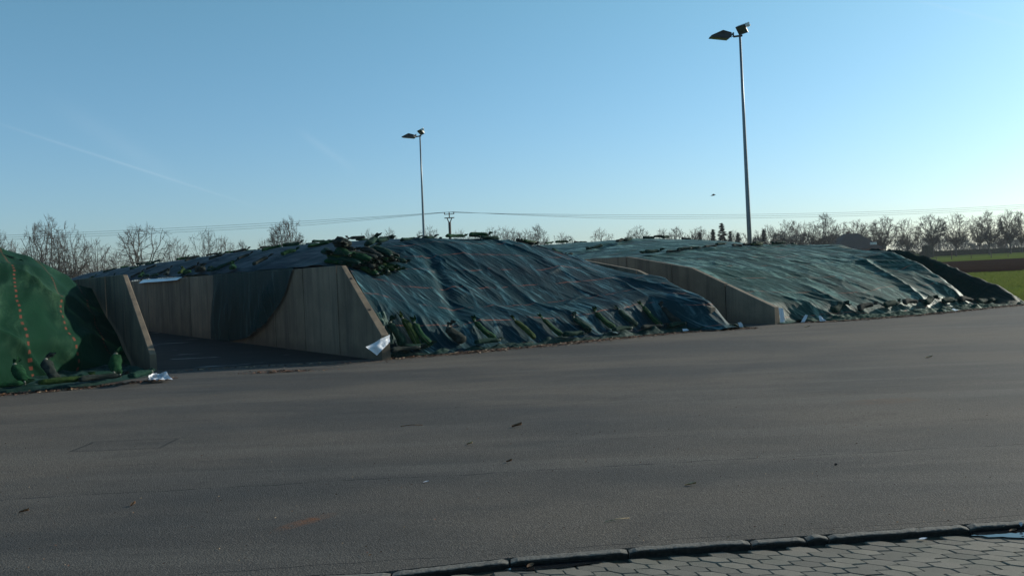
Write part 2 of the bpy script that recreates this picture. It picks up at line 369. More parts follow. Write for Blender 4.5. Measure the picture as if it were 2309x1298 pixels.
def blade():
    t = NT('grass_blade'); c = t.mix(t.ramp(t.noise(t.map(), 3, 3), .3, .7), (.085, .12, .022), (.13, .155, .04)); t.fin(c, .8, None, .1)
    tr = t.new('ShaderNodeBsdfTranslucent'); t.lk(c, tr.inputs['Color']); mx = t.new('ShaderNodeMixShader'); mx.inputs[0].default_value = .5
    t.lk(t.b.outputs[0], mx.inputs[1]); t.lk(tr.outputs[0], mx.inputs[2]); t.lk(mx.outputs[0], t.out.inputs['Surface']); return t.m
M['grass_blade'] = blade()
def water():
    t = NT('puddle_water'); return t.fin((.012, .014, .016), .04, None, .9)
M['water'] = water()
M['foil'] = simple('white_foil', (.6, .63, .68), .25, .08, 8, bump=.03)
M['metal_grey'] = simple('galvanised', (.16, .19, .21), .45, .2, 20, metal=.5)
M['metal_dark'] = simple('dark_housing', (.012, .015, .018), .45, .2, 20)
M['metal_white'] = simple('white_housing', (.72, .72, .68), .4, .08, 20)
M['glass'] = simple('lamp_glass', (.05, .055, .03), .12, .3, 6, spec=.8)
M['wood_pole'] = simple('creosoted_wood', (.05, .036, .028), .8, .4, 12)
M['ceramic'] = simple('brown_insulator', (.05, .028, .02), .3)
M['wire'] = simple('wire_dark', (.03, .03, .032), .5)
M['leaf'] = simple('dry_leaf', (.16, .085, .04), .8, .5, 30)
M['straw'] = simple('straw', (.38, .30, .17), .8, .3, 30)
M['litterA'] = simple('litter_brown', (.11, .048, .03), .9, .5, 8)
M['litterB'] = simple('litter_pale', (.26, .19, .12), .9, .4, 8)
M['bark'] = simple('bark', (.06, .055, .05), .9, .3, 2)
M['twigA'] = simple('twig_grey', (.07, .06, .052), .9, .25, .6)
M['twigB'] = simple('twig_red', (.095, .064, .052), .9, .25, .6)
M['needles'] = simple('spruce_needles', (.012, .032, .018), .8, .4, 1)
M['hedge'] = simple('hedge_leaf', (.025, .03, .016), .9, .4, 2)
M['roof_dark'] = simple('roof_tile_dark', (.055, .04, .036), .85, .2, 3)
M['roof_red'] = simple('roof_tile_red', (.20, .065, .04), .8, .2, 3)
M['brick'] = simple('house_brick', (.11, .05, .038), .9, .2, 3)
M['window'] = simple('window_glass', (.02, .025, .03), .1)
M['frame'] = simple('white_frame', (.6, .6, .58), .5)
M['bird'] = simple('bird_dark', (.02, .02, .022), .8)

#SURF-BEGIN ------------------------------------------------------------------ surfaces of the silage heaps (u, v -> z)
def wallL_prof(v): return np.interp(v, [16.4, 18.25], [.5, 2.0])
def wallR_prof(v): return np.interp(v, [15.5, 18.5, 21.3], [.46, 1.61, 2.05])
def foot2(u): return 16.45 + .3*sst(9.5, 8.6, u) - 1.1*sst(16.3, 17.15, u)
def surf2(u, v):
    d = v-foot2(u); t = np.clip((u-8.35)/8.8, 0, 1)
    f = np.clip(d/(20.75-foot2(u)), 0, 1); mid = 2.64*(.52*f+.48*f*f*(3-2*f))+.12*np.sin(f*np.pi)
    mid = np.where(v > 20.7, np.interp(v, [20.7, 24, 28, 34, 90], [2.64, 2.82, 2.95, 3.0, 3.0]), np.minimum(mid, 2.64))
    L = np.interp(v, [16.4, 18.25, 20, 90], [.34, 1.88, 2.03, 2.06])
    Rr = np.interp(v, [15.3, 15.55, 16.0, 17.0, 18.0, 18.6, 21.3, 90], [.1, .46, .64, 1.0, 1.42, 1.50, 1.93, 1.95])
    prof = 1-np.abs(2*t-1)**np.where(t > .5, 2.3, 2.6)
    eg = ((1-t)*L+t*Rr)*sst(-.08, .75, d); z = eg*(1-prof)+np.maximum(mid, eg*.6)*prof
    z = z*sst(-.03, .15, d)+.02
    over = sst(18.2, 17.4, v)                              # laid over the sloping end of the wall
    z = z+over*.05*sst(16.9, 17.2, u)
    z = z-(z-.04)*over*sst(17.46, 17.85, u)
    return z
def foot3(u): return np.interp(u, [19.5, 20.3, 21.5, 23.4, 26, 29.5], [15.5, 15.45, 14.95, 14.5, 14.35, 14.2])
def surf3(u, v):
    d = v-foot3(u); t = np.clip((u-19.6)/np.interp(v, [17.5, 21], [8.0, 8.8]), 0, 1)
    mid = np.interp(d, [0, .5, 1.5, 3, 5, 7, 9.5, 12, 18, 80], [.03, .34, .86, 1.46, 1.98, 2.27, 2.62, 2.82, 2.9, 2.95])
    L = np.interp(v, [15.2, 15.6, 18.5, 21.3, 90], [.20, .42, 1.57, 2.02, 2.04])
    Rr = np.interp(v, [14.3, 14.6, 15.0, 16.0, 17.0, 19, 21, 24, 90], [.04, .3, .78, 1.48, 1.92, 2.2, 2.28, 2.4, 2.45])
    t = t**np.interp(v, [17, 23], [1.0, 1.25]); prof = 1-np.abs(2*t-1)**np.where(t > .5, 3.0, 1.7)
    z = ((1-t)*L+t*Rr)*(1-prof)+mid*prof
    z = z*sst(-.05, .5, d)+.02
    z = z-sst(27.3, 28.0, u)*sst(19.5, 17.8, v)*(z-.05)*.85
    return z-sst(27.6, 29.0, u)*sst(17.8, 19.5, v)*np.maximum(z-1.95, 0)*.9
def foot1(u): return np.interp(u, [-8, 1.4, 2.3, 3.0, 4.1], [17.5, 18.2, 19.1, 19.8, 20.1])
def surf1(u, v):
    d = v-foot1(u)
    A = np.interp(d, [0, .12, .3, .7, 1.3, 2.4, 4.5, 8, 60], [.03, .35, .8, 1.3, 1.76, 2.26, 2.66, 2.92, 3.0])
    B = np.interp(d, [0, 4.3, 6, 60], [.02, 1.70, 1.78, 1.8])
    k = sst(2.55, 4.1, u)
    return A*(1-k)+B*k - .10*sst(.5, 3.0, u)*(1-k)
#SURF-END

# ------------------------------------------------------------------ ground, yard, fields, floors
def rise(D_): return np.maximum(0, D_-60)*.009
rr = np.concatenate([np.linspace(0, 60, 13), np.linspace(75, 400, 30), [600, 1000, 1500]])
aa = np.linspace(0, 2*math.pi, 121)
G = np.array([[(r*math.cos(a), r*math.sin(a), -.075+min(rise(r), 3.1)) for a in aa] for r in rr])
g = sheet('ground', G, G[..., :2]*1.0, M['grass_base'], flip=True); tag(g, kind='structure')

yard = [(-60, 5.6), (-.87, 5.0), (-.1, 5.165), (.85, 5.29), (1.75, 5.355), (2.77, 5.455), (3.6, 5.52), (60, 10.5)]
front = [tuple(Wp(60, 10.2)[:2]), tuple(Wp(30.0, 14.0)[:2]), tuple(Wp(30.0, 70)[:2]), tuple(Wp(-40, 70)[:2])]
poly = yard+front
ny = len(poly); V = [(x, y, 0) for x, y in poly]+[(x, y, -.07) for x, y in poly]
F = [list(range(ny))]+[[i, ny+i, ny+(i+1) % ny, (i+1) % ny] for i in range(ny)]
tag(obj('asphalt_yard', V, F, M['asphalt']), kind='structure')

# floor of the empty bunker, wet
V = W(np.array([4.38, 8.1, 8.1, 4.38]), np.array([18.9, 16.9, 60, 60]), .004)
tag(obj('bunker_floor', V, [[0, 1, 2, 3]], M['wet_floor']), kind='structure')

def strip(name, near, far, mat, z, x0=20, x1=420):
    xs = np.linspace(x0, x1, 60); P = []
    for k in np.linspace(0, 1, 14):
        row = []
        for x in xs:
            dn = near(x); df = far(x); y = dn+(df-dn)*k; row.append((x, y, -.075+min(float(rise(math.hypot(x, y))), 3.1)+z))
        P.append(row)
    P = np.array(P); return sheet(name, P, P[..., :2]*1.0, mat)
tag(strip('ploughed_field', lambda x: 73-.12*(x-40), lambda x: 128+.15*(x-60), M['plough'], .06), kind='structure')

# ------------------------------------------------------------------ pavers, kerb, puddles
a_ = np.array([.092, .004]); b_ = np.array([.071, -.050]); c_ = np.array([.016, -.064])
hexv = [np.zeros(2), a_, a_+b_, a_+b_+c_, b_+c_, c_]
cen = (a_+b_+c_)/2
def kerb_y(x): return np.interp(x, [-60, -.87, -.1, .85, 1.75, 2.77, 3.6, 60], [5.6, 5.0, 5.165, 5.29, 5.355, 5.455, 5.52, 10.5])
pavement = D.objects.new('pavement', None); COL.objects.link(pavement); tag(pavement, kind='structure')
bedV = [(-60, kerb_y(-60)-.02, -.048)]+[(x, float(kerb_y(x))-.02, -.048) for x in (-.87, -.1, .85, 1.75, 2.77, 3.6, 60)]+[(60, -30, -.048), (-60, -30, -.048)]
tag(obj('joint_bed', bedV, [list(range(len(bedV)))[::-1]], M['joint_soil'], pavement))
def paver_geo(j):
    rs = np.random.default_rng(j); sh = .955
    top = [((p-cen)*(sh-.035)) for p in hexv]; mid = [((p-cen)*sh) for p in hexv]
    V = [(*p, .0) for p in top]+[(*p, -.006) for p in mid]+[(*p, -.03) for p in mid]
    V = [(x+rs.normal()*.0018, y+rs.normal()*.0018, z) for x, y, z in V]
    F = [list(range(6))[::-1]]
    for l in (0, 6):
        for i in range(6): F.append([l+i, l+(i+1) % 6, l+6+(i+1) % 6, l+6+i])
    return V, F
pv_meshes = [mesh('paver', *paver_geo(j), M['paver'], False) for j in range(5)]
cells = []
t1 = a_+b_; t2 = b_+c_
for i in range(-120, 120):
    for j in range(-160, 160):
        p = i*t1+j*t2+np.array([1.2, 4.8])
        if -3.4 < p[0] < 6 and 2.6 < p[1] < kerb_y(p[0])-.11: cells.append(p)
cells.sort(key=lambda p: (0 if (-1.0 < p[0] < 3.4 and p[1] > 4.25-.0*p[0]) else 10)+abs(p[0]-1.6)*.2-p[1])
for n, p in enumerate(cells[:300]):
    o = link('paver', pv_meshes[n % 5], pavement)
    o.location = (p[0], p[1], -.036+.008*(fbm(p[0]*1.2, p[1]*1.2, 3)-.5)+random.uniform(-.0022, .0022))
    o.rotation_euler = (random.gauss(0, .010), random.gauss(0, .010), random.gauss(0, .006))
mb = MB()
for n, p in enumerate(cells[300:]):
    V, F = paver_geo(n % 5); mb.add([(x+p[0], y+p[1], z-.036+random.uniform(-.002, .002)) for x, y, z in V], F)
tag(mb.obj('paver', M['paver'], pavement), kind='stuff')
kerb = D.objects.new('kerb', None); COL.objects.link(kerb); tag(kerb, kind='structure')
kx = [-3.2, -2.2, -1.2, -.87+.12, -.08, .62, 1.36, 1.70, 1.84, 2.73, 3.42, 4.3, 5.2]
for i in range(len(kx)-1):
    x0, x1 = kx[i]+.006, kx[i+1]-.006; n = max(4, int((x1-x0)/.02)); jz = random.uniform(-.004, .004); jy = random.uniform(-.006, .006)
    sec = [(-.045, -.07), (-.060, -.030), (-.071, -.012), (-.068, -.003), (-.062, .001), (-.03, .003), (-.004, .001), (-.002, -.07)]
    P = []
    for k in range(n+1):
        x = x0+(x1-x0)*k/n; end = min(k, n-k)/2; rnd_ = .010*max(0, 1-end)
        P.append([(x, kerb_y(x)+dy*(1-rnd_)+jy+.009*(fbm(x*14, i*3., 5)-.5)*(1 if dy < -.02 else 0)*2, (dz-rnd_*(1 if dz > -.03 else 0))+jz+.009*(fbm(x*25, i*5.+dy*40, 9)-.5)*(1 if dz > -.03 else 0)) for dy, dz in sec])
    P = np.array(P); V = P.reshape(-1, 3); m = len(sec)
    F = [list(f) for f in gridf(n+1, m)]+[list(range(m)), [n*m+k for k in range(m)][::-1]]
    obj('kerb_stone', V, F, [M['kerb'], M['kerb_shade']], kerb, mi=[1 if (q < n*(m-1) and (q % (m-1)) < 3) else 0 for q in range(len(F))])
def puddle(pts, z, label):
    n = len(pts); c = np.mean(pts, 0); V = []
    for i in range(n*6):
        a = i/6; i0 = int(a) % n; i1 = (i0+1) % n; f = a-int(a); p = np.array(pts[i0])*(1-f)+np.array(pts[i1])*f
        q = c+(p-c)*(.92+.25*(vn(i*.7, 3.1, 4))); V.append((q[0], q[1], z))
    tag(obj('puddle', V, [list(range(len(V)))], M['water']), kind='structure')
puddle([(2.72, 5.36), (2.80, 5.27), (3.1, 5.22), (3.5, 5.26), (3.9, 5.33), (3.95, 5.46), (3.4, 5.45), (2.95, 5.42), (2.80, 5.40)], -.0275, '')
puddle([(-.12, 5.05), (.05, 5.03), (.25, 5.06), (.46, 5.12), (.38, 5.18), (.0, 5.13)], -.030, '')

# ------------------------------------------------------------------ concrete bunker walls, panel by panel
def bunker_wall(u0, prof, vlist, label, th=(.20, .12), side=1, holes=()):
    v_first = vlist[0]
    root = empty('bunker_wall', Wp(u0, v_first, 0), label, 'wall', 'concrete walls between the silage bunkers')
    for k in range(len(vlist)-1):
        v0, v1 = vlist[k]+.02, vlist[k+1]-.02
        kn = [v for v in prof[0] if v0 < v < v1]; vs = [v0]+kn+[v1]; j = random.uniform(-.006, .006); jz = random.uniform(-.008, .004)
        V = []
        for v in vs:
            z = float(np.interp(v, prof[0], prof[1]))+jz; wt = th[0]+(th[1]-th[0])*z/2.05; ch = .012
            for (uu, zz) in ((0, 0), (0, z-ch), (ch, z), (wt-ch, z), (wt, z-ch), (th[0], 0)): V.append(Wp(u0+j+uu*side, v, zz))
        m = 6; F = [list(f) for f in gridf(len(vs), m)]+[list(range(m)), [(len(vs)-1)*m+q for q in range(m)][::-1]]
        for q in range(len(vs)-1): F.append([q*m+5, q*m, (q+1)*m, (q+1)*m+5])
        obj('panel', V, F, M['concrete'], root)
    for (v, du) in holes:
        z = float(np.interp(v, prof[0], prof[1])); sl = math.atan2(1.5, 1.85); c = Wp(u0+du, v, z+.001)
        d = (Wp(u0, 18.2, 2.0)-Wp(u0, 16.4, .5)).normalized(); nn = d.cross(Wp(1, 0, 0)-Wp(0, 0, 0)).normalized()
        if nn.z < 0: nn = -nn
        mb = MB(); mb.tube([c-nn*.02, c+nn*.004], .028, 10); mb.obj('lifting_hole', M['hole'], root)
    return root
P1 = ([18.70, 18.705, 20.9, 70], [.0, .33, 2.0, 2.0]); P2 = ([16.4, 18.25, 70], [.5, 2.0, 1.98]); P3 = ([15.5, 18.5, 21.3, 70], [.46, 1.61, 2.05, 2.05])
seqn = lambda a, b: [a+2*i for i in range(int((b-a)/2)+1)]
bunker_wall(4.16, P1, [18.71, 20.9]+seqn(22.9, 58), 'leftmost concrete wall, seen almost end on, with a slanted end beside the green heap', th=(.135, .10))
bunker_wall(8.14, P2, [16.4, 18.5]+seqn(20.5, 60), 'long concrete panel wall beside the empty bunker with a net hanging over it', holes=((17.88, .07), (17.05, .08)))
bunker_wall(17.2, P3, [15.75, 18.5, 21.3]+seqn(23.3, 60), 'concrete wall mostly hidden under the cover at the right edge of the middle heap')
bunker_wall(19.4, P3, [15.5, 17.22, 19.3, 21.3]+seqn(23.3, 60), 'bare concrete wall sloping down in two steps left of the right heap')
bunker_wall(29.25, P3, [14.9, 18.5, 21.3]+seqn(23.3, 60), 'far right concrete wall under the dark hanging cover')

# ------------------------------------------------------------------ covers
def folds(u, v, s, amp=1.0, skew=.5):
    """long creases running down the slope"""
    w = (fbm(u*.5, v*.5, s+40)-.5)*1.2; a = u+skew*(v-16)+w
    b = u*.45-v*.9
    r1 = 1-np.abs(2*vn(a*.9, v*.28+a*.2, s)-1); r2 = 1-np.abs(2*vn(a*2.1+9, v*.55+a*.3, s+1)-1); r3 = 1-np.abs(2*vn(a*5.0+5, v*1.4, s+2)-1)
    r4 = fbm(a*7, v*3.2, s+5); r5 = 1-np.abs(2*vn(b*1.1, a*.8, s+9)-1)
    m = sst(.30, .62, fbm(u*.7+3, v*.7, s+7)); m2 = sst(.36, .66, fbm(u*1.1+13, v*.9, s+17))
    return amp*(.075*(r1**2-.3)+.055*(r2**3-.2)*m+.032*(r3**3-.2)*m2+.018*(r4-.5)+.028*(r5**5-.1)*m2)
def arc(P):
    su = np.concatenate([np.zeros((P.shape[0], 1)), np.cumsum(np.linalg.norm(np.diff(P, axis=1), axis=-1), 1)], 1)
    sv = np.concatenate([np.zeros((1, P.shape[1])), np.cumsum(np.linalg.norm(np.diff(P, axis=0), axis=-1), 0)], 0)
    return su, sv
# middle heap, front sheet
nu, nv = 430, 230
t = np.linspace(0, 1, nv)[:, None]; s = np.linspace(0, 1, nu)[None, :]
tt = t**1.15
v_e = foot2(8.35+9.45*s)-.12+(20.75-(foot2(8.35+9.45*s)-.12))*tt
ur = 17.13+.72*sst(18.45, 17.3, v_e[:, -1:]+0*s); u_ = 8.36+(ur-8.36)*s+0*t; 
u_ = u_+.12*sst(17.2, 16.3, v_e)*sst(.2, 0, s)
P = W(u_, v_e, surf2(u_, v_e)); su, sv = arc(P); N = grid_normals(P)
edge = sst(0, .04, t)*np.minimum(1, .25+sst(0, .05, s))*sst(1, .985, s+0*t)
dsp = folds(u_, v_e, 5)*edge
pull = .09*np.exp(-((u_-10.9-(v_e-18.5)*.25)/.18)**2)*sst(16.8, 17.6, v_e)*sst(20.2, 19.2, v_e)
P = P+N*(dsp-pull)[..., None]; P[..., 2] = np.maximum(P[..., 2], .015)
hf = empty('heap_cover', Wp(12, 16.6, 0), 'blue-green woven cover with faint orange lines over the front slope of the middle heap', 'cover sheet')
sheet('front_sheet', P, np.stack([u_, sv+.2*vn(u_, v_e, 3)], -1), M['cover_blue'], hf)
# middle heap, top sheet
def top_sheet(name, surf, u0, u1, v0, v1, mat, root, s0, nu=110, nv=420, amp=1.0, rows=()):
    v = (v0+(v1-v0)*np.linspace(0, 1, nv)**1.4)[:, None]; u = np.linspace(u0, u1, nu)[None, :]+0*v; v = v+0*u
    z = surf(u, v)+amp*(.05*(fbm(u*.7, v*.7, s0)-.5)+.03*(vn(u*.8, v*2.2, s0+3)-.5))
    for r_ in rows: z = z-.09*np.exp(-((v-r_)/.35)**2)
    P = W(u, v, z); return sheet(name, P, np.stack([u, v], -1), mat, root)
ROWS2 = [20.9, 25.0, 28.6, 32.4, 36.5, 41.0, 46.5, 53.0]
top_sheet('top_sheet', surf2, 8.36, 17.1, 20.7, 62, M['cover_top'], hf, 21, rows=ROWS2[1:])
# right heap
nu, nv = 430, 230
t = np.linspace(0, 1, nv)[:, None]; s = np.linspace(0, 1, nu)[None, :]
u_ = 19.54+(28.15-19.54)*s+0*t; vf = foot3(u_)-.15; v_e = vf+(21.35-vf)*t**1.1; u_ = u_+s*.8*sst(17.5, 20, v_e)
P = W(u_, v_e, surf3(u_, v_e)); su, sv = arc(P); N = grid_normals(P)
edge = sst(0, .04, t)*np.minimum(1, .05+sst(0, .10, s)); dsp = folds(u_, v_e, 31, .75, .8)*edge
def tent(uc, vc, k, lo, hi, a): return a*np.exp(-np.abs((u_-uc-(v_e-vc)*k)/.14)**1.3)*sst(lo-.3, lo+.2, v_e)*sst(hi+.5, hi-.3, v_e)
dsp += tent(22.0, 15.8, -.1, 15.2, 16.4, .07)+tent(25.6, 15.6, .35, 14.7, 17.4, .09)+tent(26.9, 15.2, -.3, 14.6, 15.4, .10)
P = P+N*dsp[..., None]; P[..., 2] = np.maximum(P[..., 2], .015)
hr = empty('heap_cover', Wp(24, 14.8, 0), 'glossy green woven cover, worn pale, over the front slope of the right heap', 'cover sheet')
sheet('front_sheet', P, np.stack([u_, sv+.3*vn(u_*.6, v_e*.6, 9)], -1), M['cover_green'], hr)
ROWS3 = [21.3, 25.8, 31.5, 38.0, 46]
top_sheet('top_sheet', surf3, 19.54, 29.0, 21.3, 62, M['cover_green'], hr, 51, amp=1.3, rows=ROWS3[1:])
# left heap: steep belly; the sheet runs out flat on the yard in front of it
nu, nv = 300, 260
s = np.linspace(0, 1, nu)[None, :]; t = np.linspace(0, 1, nv)[:, None]
u_ = -5.5+(4.10+5.5)*s+0*t; vf = foot1(u_)-.05; v_e = vf+(26-vf)*t**1.9
z = surf1(u_, v_e); P = W(u_, v_e, z); su, sv = arc(P); N = grid_normals(P)
bel = .20*np.sin(np.clip(z/1.25, 0, 1)*math.pi)**1.0*(1-sst(2.8, 3.7, u_))
wr = .26*(fbm(u_*1.0+.3*z, z*1.1, 71, 3)-.5)+.13*(1-np.abs(2*vn(u_*1.9+z*1.6, z*1.3-u_*.5, 75)-1))**2+.04*(vn(u_*4.5-z*2, z*2.4, 77)-.5)
P = P+N*(wr*sst(0, .05, t))[..., None]; P[..., 0] += .572*bel; P[..., 1] -= .82*bel
P[..., 2] = np.maximum(P[..., 2], .02)
hl = empty('heap_cover', Wp(0, 18, 0), 'green cover with dashed red stripes bulging over the left heap', 'cover sheet')
sheet('front_sheet', P, np.stack([u_+.12*vn(z*1.3, u_*.8, 3), sv], -1), M['cover_left'], hl)
top_sheet('top_sheet', surf1, -5.5, 4.14, 25.9, 60, M['cover_left'], hl, 81, 70, 160)
# flat apron of the left cover on the yard, in front of the belly
def apron(name, u0, u1, vin, vout, mat, seed, amp, parent, lift=.02, nu=260, nv=26):
    s = np.linspace(0, 1, nu)[None, :]; t = np.linspace(0, 1, nv)[:, None]; u = u0+(u1-u0)*s+0*t
    vo = vout(u)+.28*(fbm(u*1.3, 0*u, seed)-.5); v = vin(u)*(1-t)+vo*t
    z = lift+amp*np.maximum(0, fbm(u*2.6, v*5, seed+1, 5)-.36)*(np.sin(math.pi*np.clip(t*.8+.2, 0, 1))**.6+.1)*2.2+amp*.5*np.maximum(0, 1-np.abs(2*vn(u*3.1+v*2, v*6, seed+4)-1)-.6)
    z = z*sst(1.02, .86, t)+.006
    P = W(u, v, z); return sheet(name, P, np.stack([u, v], -1), mat, parent)
apron('foot_flap', -5.5, 4.0, lambda u: foot1(u)+.1, lambda u: np.interp(u, [-5.5, 1.4, 2.6, 4.0], [16.9, 16.95, 16.75, 17.9]), M['cover_hem'], 91, .10, hl, nv=50)
apron('foot_flap', 8.3, 18.05, lambda u: foot2(u)+.05, lambda u: np.interp(u, [8.3, 9, 12, 15, 16.5, 18.1], [16.75, 16.45, 16.15, 16.1, 15.9, 15.3]), M['cover_hem'], 95, .16, hf, nv=34)
apron('foot_flap', 20.2, 29.3, lambda u: foot3(u)+.1, lambda u: np.interp(u, [20.2, 21, 23.4, 26, 29.4], [15.25, 14.65, 14.05, 13.9, 13.75]), M['cover_hem_green'], 99, .13, hr, nv=34)
# dark cover hanging over the far right wall
vs_ = np.linspace(13.78, 19.0, 170); sec_n = 40
def w4(v): return np.interp(v, [13.78, 13.85, 14.0, 14.7, 16, 16.9, 17.7, 18.9, 19.3], [.03, .12, .27, .67, 1.26, 1.62, 1.86, 1.98, 1.7])
P = []
for v in vs_:
    h = float(w4(v)); row = []
    for k in range(sec_n):
        q = k/(sec_n-1)
        if q < .55: f = q/.55; u = 27.95+1.20*f**.6; z = h*(f**1.15)
        else: f = (q-.55)/.45; u = 29.15+.42*math.sin(f*math.pi/2)+.35*f*f; z = h*(1-f**1.6)+.0
        row.append(Wp(u, v, z))
    P.append(row)
P = np.array(P); N = grid_normals(P); sgn = 1
UVc = np.stack([np.linspace(0, 3, sec_n)[None, :]+0*vs_[:, None], vs_[:, None]+0*np.linspace(0, 1, sec_n)[None, :]], -1)
P = P+N*(.16*(fbm(UVc[..., 0]*1.5, UVc[..., 1]*2.4+UVc[..., 0], 61)-.45)+.06*(1-np.abs(2*vn(UVc[..., 1]*3.3+UVc[..., 0]*1.3, UVc[..., 0], 63)-1))**3)[..., None]*np.minimum(1, P[..., 2:]*2); P[..., 2] = np.maximum(P[..., 2], .012)
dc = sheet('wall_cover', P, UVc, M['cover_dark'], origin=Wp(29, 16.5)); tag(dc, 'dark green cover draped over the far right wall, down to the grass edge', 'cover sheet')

# net hanging over the long wall into the empty bunker
netm = cover_mat('cover_net', (.008, .028, .03), (.012, .04, .04), (.03, .06, .06), .2, .7, 'across', lines=False, spec=.2)
nt = netm.node_tree; tr = nt.nodes.new('ShaderNodeBsdfTransparent'); mx = nt.nodes.new('ShaderNodeMixShader'); mx.inputs[0].default_value = .80
nt.links.new(tr.outputs[0], mx.inputs[1]); nt.links.new(nt.nodes['Principled BSDF'].outputs[0], mx.inputs[2]); nt.links.new(mx.outputs[0], nt.nodes['Material Output'].inputs[0])
nv_, nz_ = 120, 60
P = np.zeros((nz_, nv_, 3)); UVc = np.zeros((nz_, nv_, 2))
zb_v = [21.0, 21.3, 21.95, 22.97, 24.4, 26.2, 26.9, 28.15]; zb_z = [1.99, 1.75, 1.15, .58, .2, .01, .01, .02]
for i in range(nz_):
    for j in range(nv_):
        k = j/(nv_-1); vv = 21.0+(27.75-21.0)*k; zb = float(np.interp(vv, zb_v, zb_z)); f = i/(nz_-1)
        z = 2.03-(2.03-zb)*f; hang = min(1, (2.03-z)*1.6)
        ff = math.exp(-((vv-22.2-(2-z)*.9)/.5)**2)
        nn_ = float(fbm(np.array(vv*1.6+z*.35), np.array(z*.7), 44)); du = .02+.16*hang*nn_*nn_+.13*ff*hang*(.5+.5*math.sin(vv*13-z*8+nn_*5))+.03*f
        P[i, j] = Wp(8.14-du, vv+.10*hang*math.sin(z*3)+(.35*k**6*f), z); UVc[i, j] = (vv, z)
net = sheet('hanging_net', P, UVc, netm, origin=Wp(8.1, 24.5, 1)); tag(net, 'thin dark net hanging over the long concrete wall into the empty bunker', 'net')

# ------------------------------------------------------------------ gravel bags
def bag_geo(seed, L=1.0, r=.105):
    """slack woven sack: flat where it rests, creased, with a tied neck and a ragged tail that stands up"""
    rs = np.random.default_rng(seed); n = 30; m = 18; b1, b2 = rs.uniform(-.10, .10, 2); P = np.zeros((n, m, 3)); f1, f2 = rs.uniform(0, 6, 2); tail = rs.uniform(.02, .10); tw = rs.uniform(-.14, .14)
    for i in range(n):
        q = i/(n-1)
        if q < .08: k = .55+.45*math.sin(q/.08*math.pi/2)
        elif q < .74: k = 1.0+.10*math.sin(q*7+f1)-.12*(q-.08)
        elif q < .84: k = .92-(q-.74)/.10*.60
        else: k = .30+((q-.84)/.16)**.8*.34
        x = L*q-(tail*.35*((q-.84)/.16)**2 if q > .84 else 0); cy = L*(b1*math.sin(q*math.pi)+b2*math.sin(q*2*math.pi)*.5)+(tw*((q-.84)/.16) if q > .84 else 0)
        cz = r*.66+(tail*((q-.82)/.18)**1.3 if q > .82 else 0)
        for j in range(m):
            a = 2*math.pi*j/m
            cr = .09*math.sin(4*a+q*9+f1)+.07*math.sin(7*a-q*16+f2)+.05*math.sin(q*60+3*a+f2)
            rag = (.30*math.sin(2*a+f1)+.16*math.sin(5*a+f2+q*20)+.14*rs.normal()) if q > .84 else .035*rs.normal()
            rr_ = r*k*(1+cr+rag); y = rr_*1.18*math.cos(a); z = rr_*(.80 if q < .8 else .45)*math.sin(a)
            if q < .82 and z < -r*.42: z = -r*.42-(abs(z)-r*.42)*.2
            P[i, j] = (x+(.05*math.sin(3*a+f2) if i >= n-2 else 0), cy+y, cz+z)
    return P
def bag_meshes(seed, L, r, mat):
    P = bag_geo(seed, L, r); n, m = P.shape[:2]
    def ring(i0, i1, cap0, cap1):
        Q = P[i0:i1]; k = len(Q); F = []
        for i in range(k-1):
            for j in range(m): F.append([i*m+j, i*m+(j+1) % m, (i+1)*m+(j+1) % m, (i+1)*m+j])
        V = Q.reshape(-1, 3)
        if cap0: F.append(list(range(m))[::-1])
        if cap1: F.append([(k-1)*m+j for j in range(m)])
        return V, F
    body = mesh('sack', *ring(0, 25, True, False), mat, True); neck = mesh('tied_neck', *ring(24, n, False, False), mat, True)
    F = []; V = []
    for i in range(1, 22):                                  # woven stripe along the sack
        c0 = P[i].mean(0)
        for w_ in (2.65, 3.1): V.append(c0+(P[i, int(w_)]*(1-w_ % 1)+P[i, int(w_)+1]*(w_ % 1)-c0)*1.02)
    for i in range(20): F.append([2*i, 2*i+1, 2*i+3, 2*i+2])
    st = mesh('stripe', V, F, M['seam'], True)
    x = P[24:26].mean((0, 1)); tb = MB(); tb.tube([(x[0]-.012, x[1], x[2]), (x[0]+.012, x[1], x[2])], r*.44, 10)
    tie = mesh('tie_string', tb.V, tb.F, M['tie'], True)
    whole = mesh('sack', *ring(0, n, True, False), mat, True)
    return dict(body=body, neck=neck, stripe=st, tie=tie, whole=whole)
BAGS = [bag_meshes(100+i, L, r, M['sack'][k]) for i, (L, r, k) in enumerate([(.80, .080, 0), (.76, .080, 3), (.88, .075, 2), (.70, .088, 3), (.90, .078, 0), (.80, .072, 1), (.62, .13, 1), (.74, .085, 1), (.84, .078, 3), (.66, .09, 0)])]
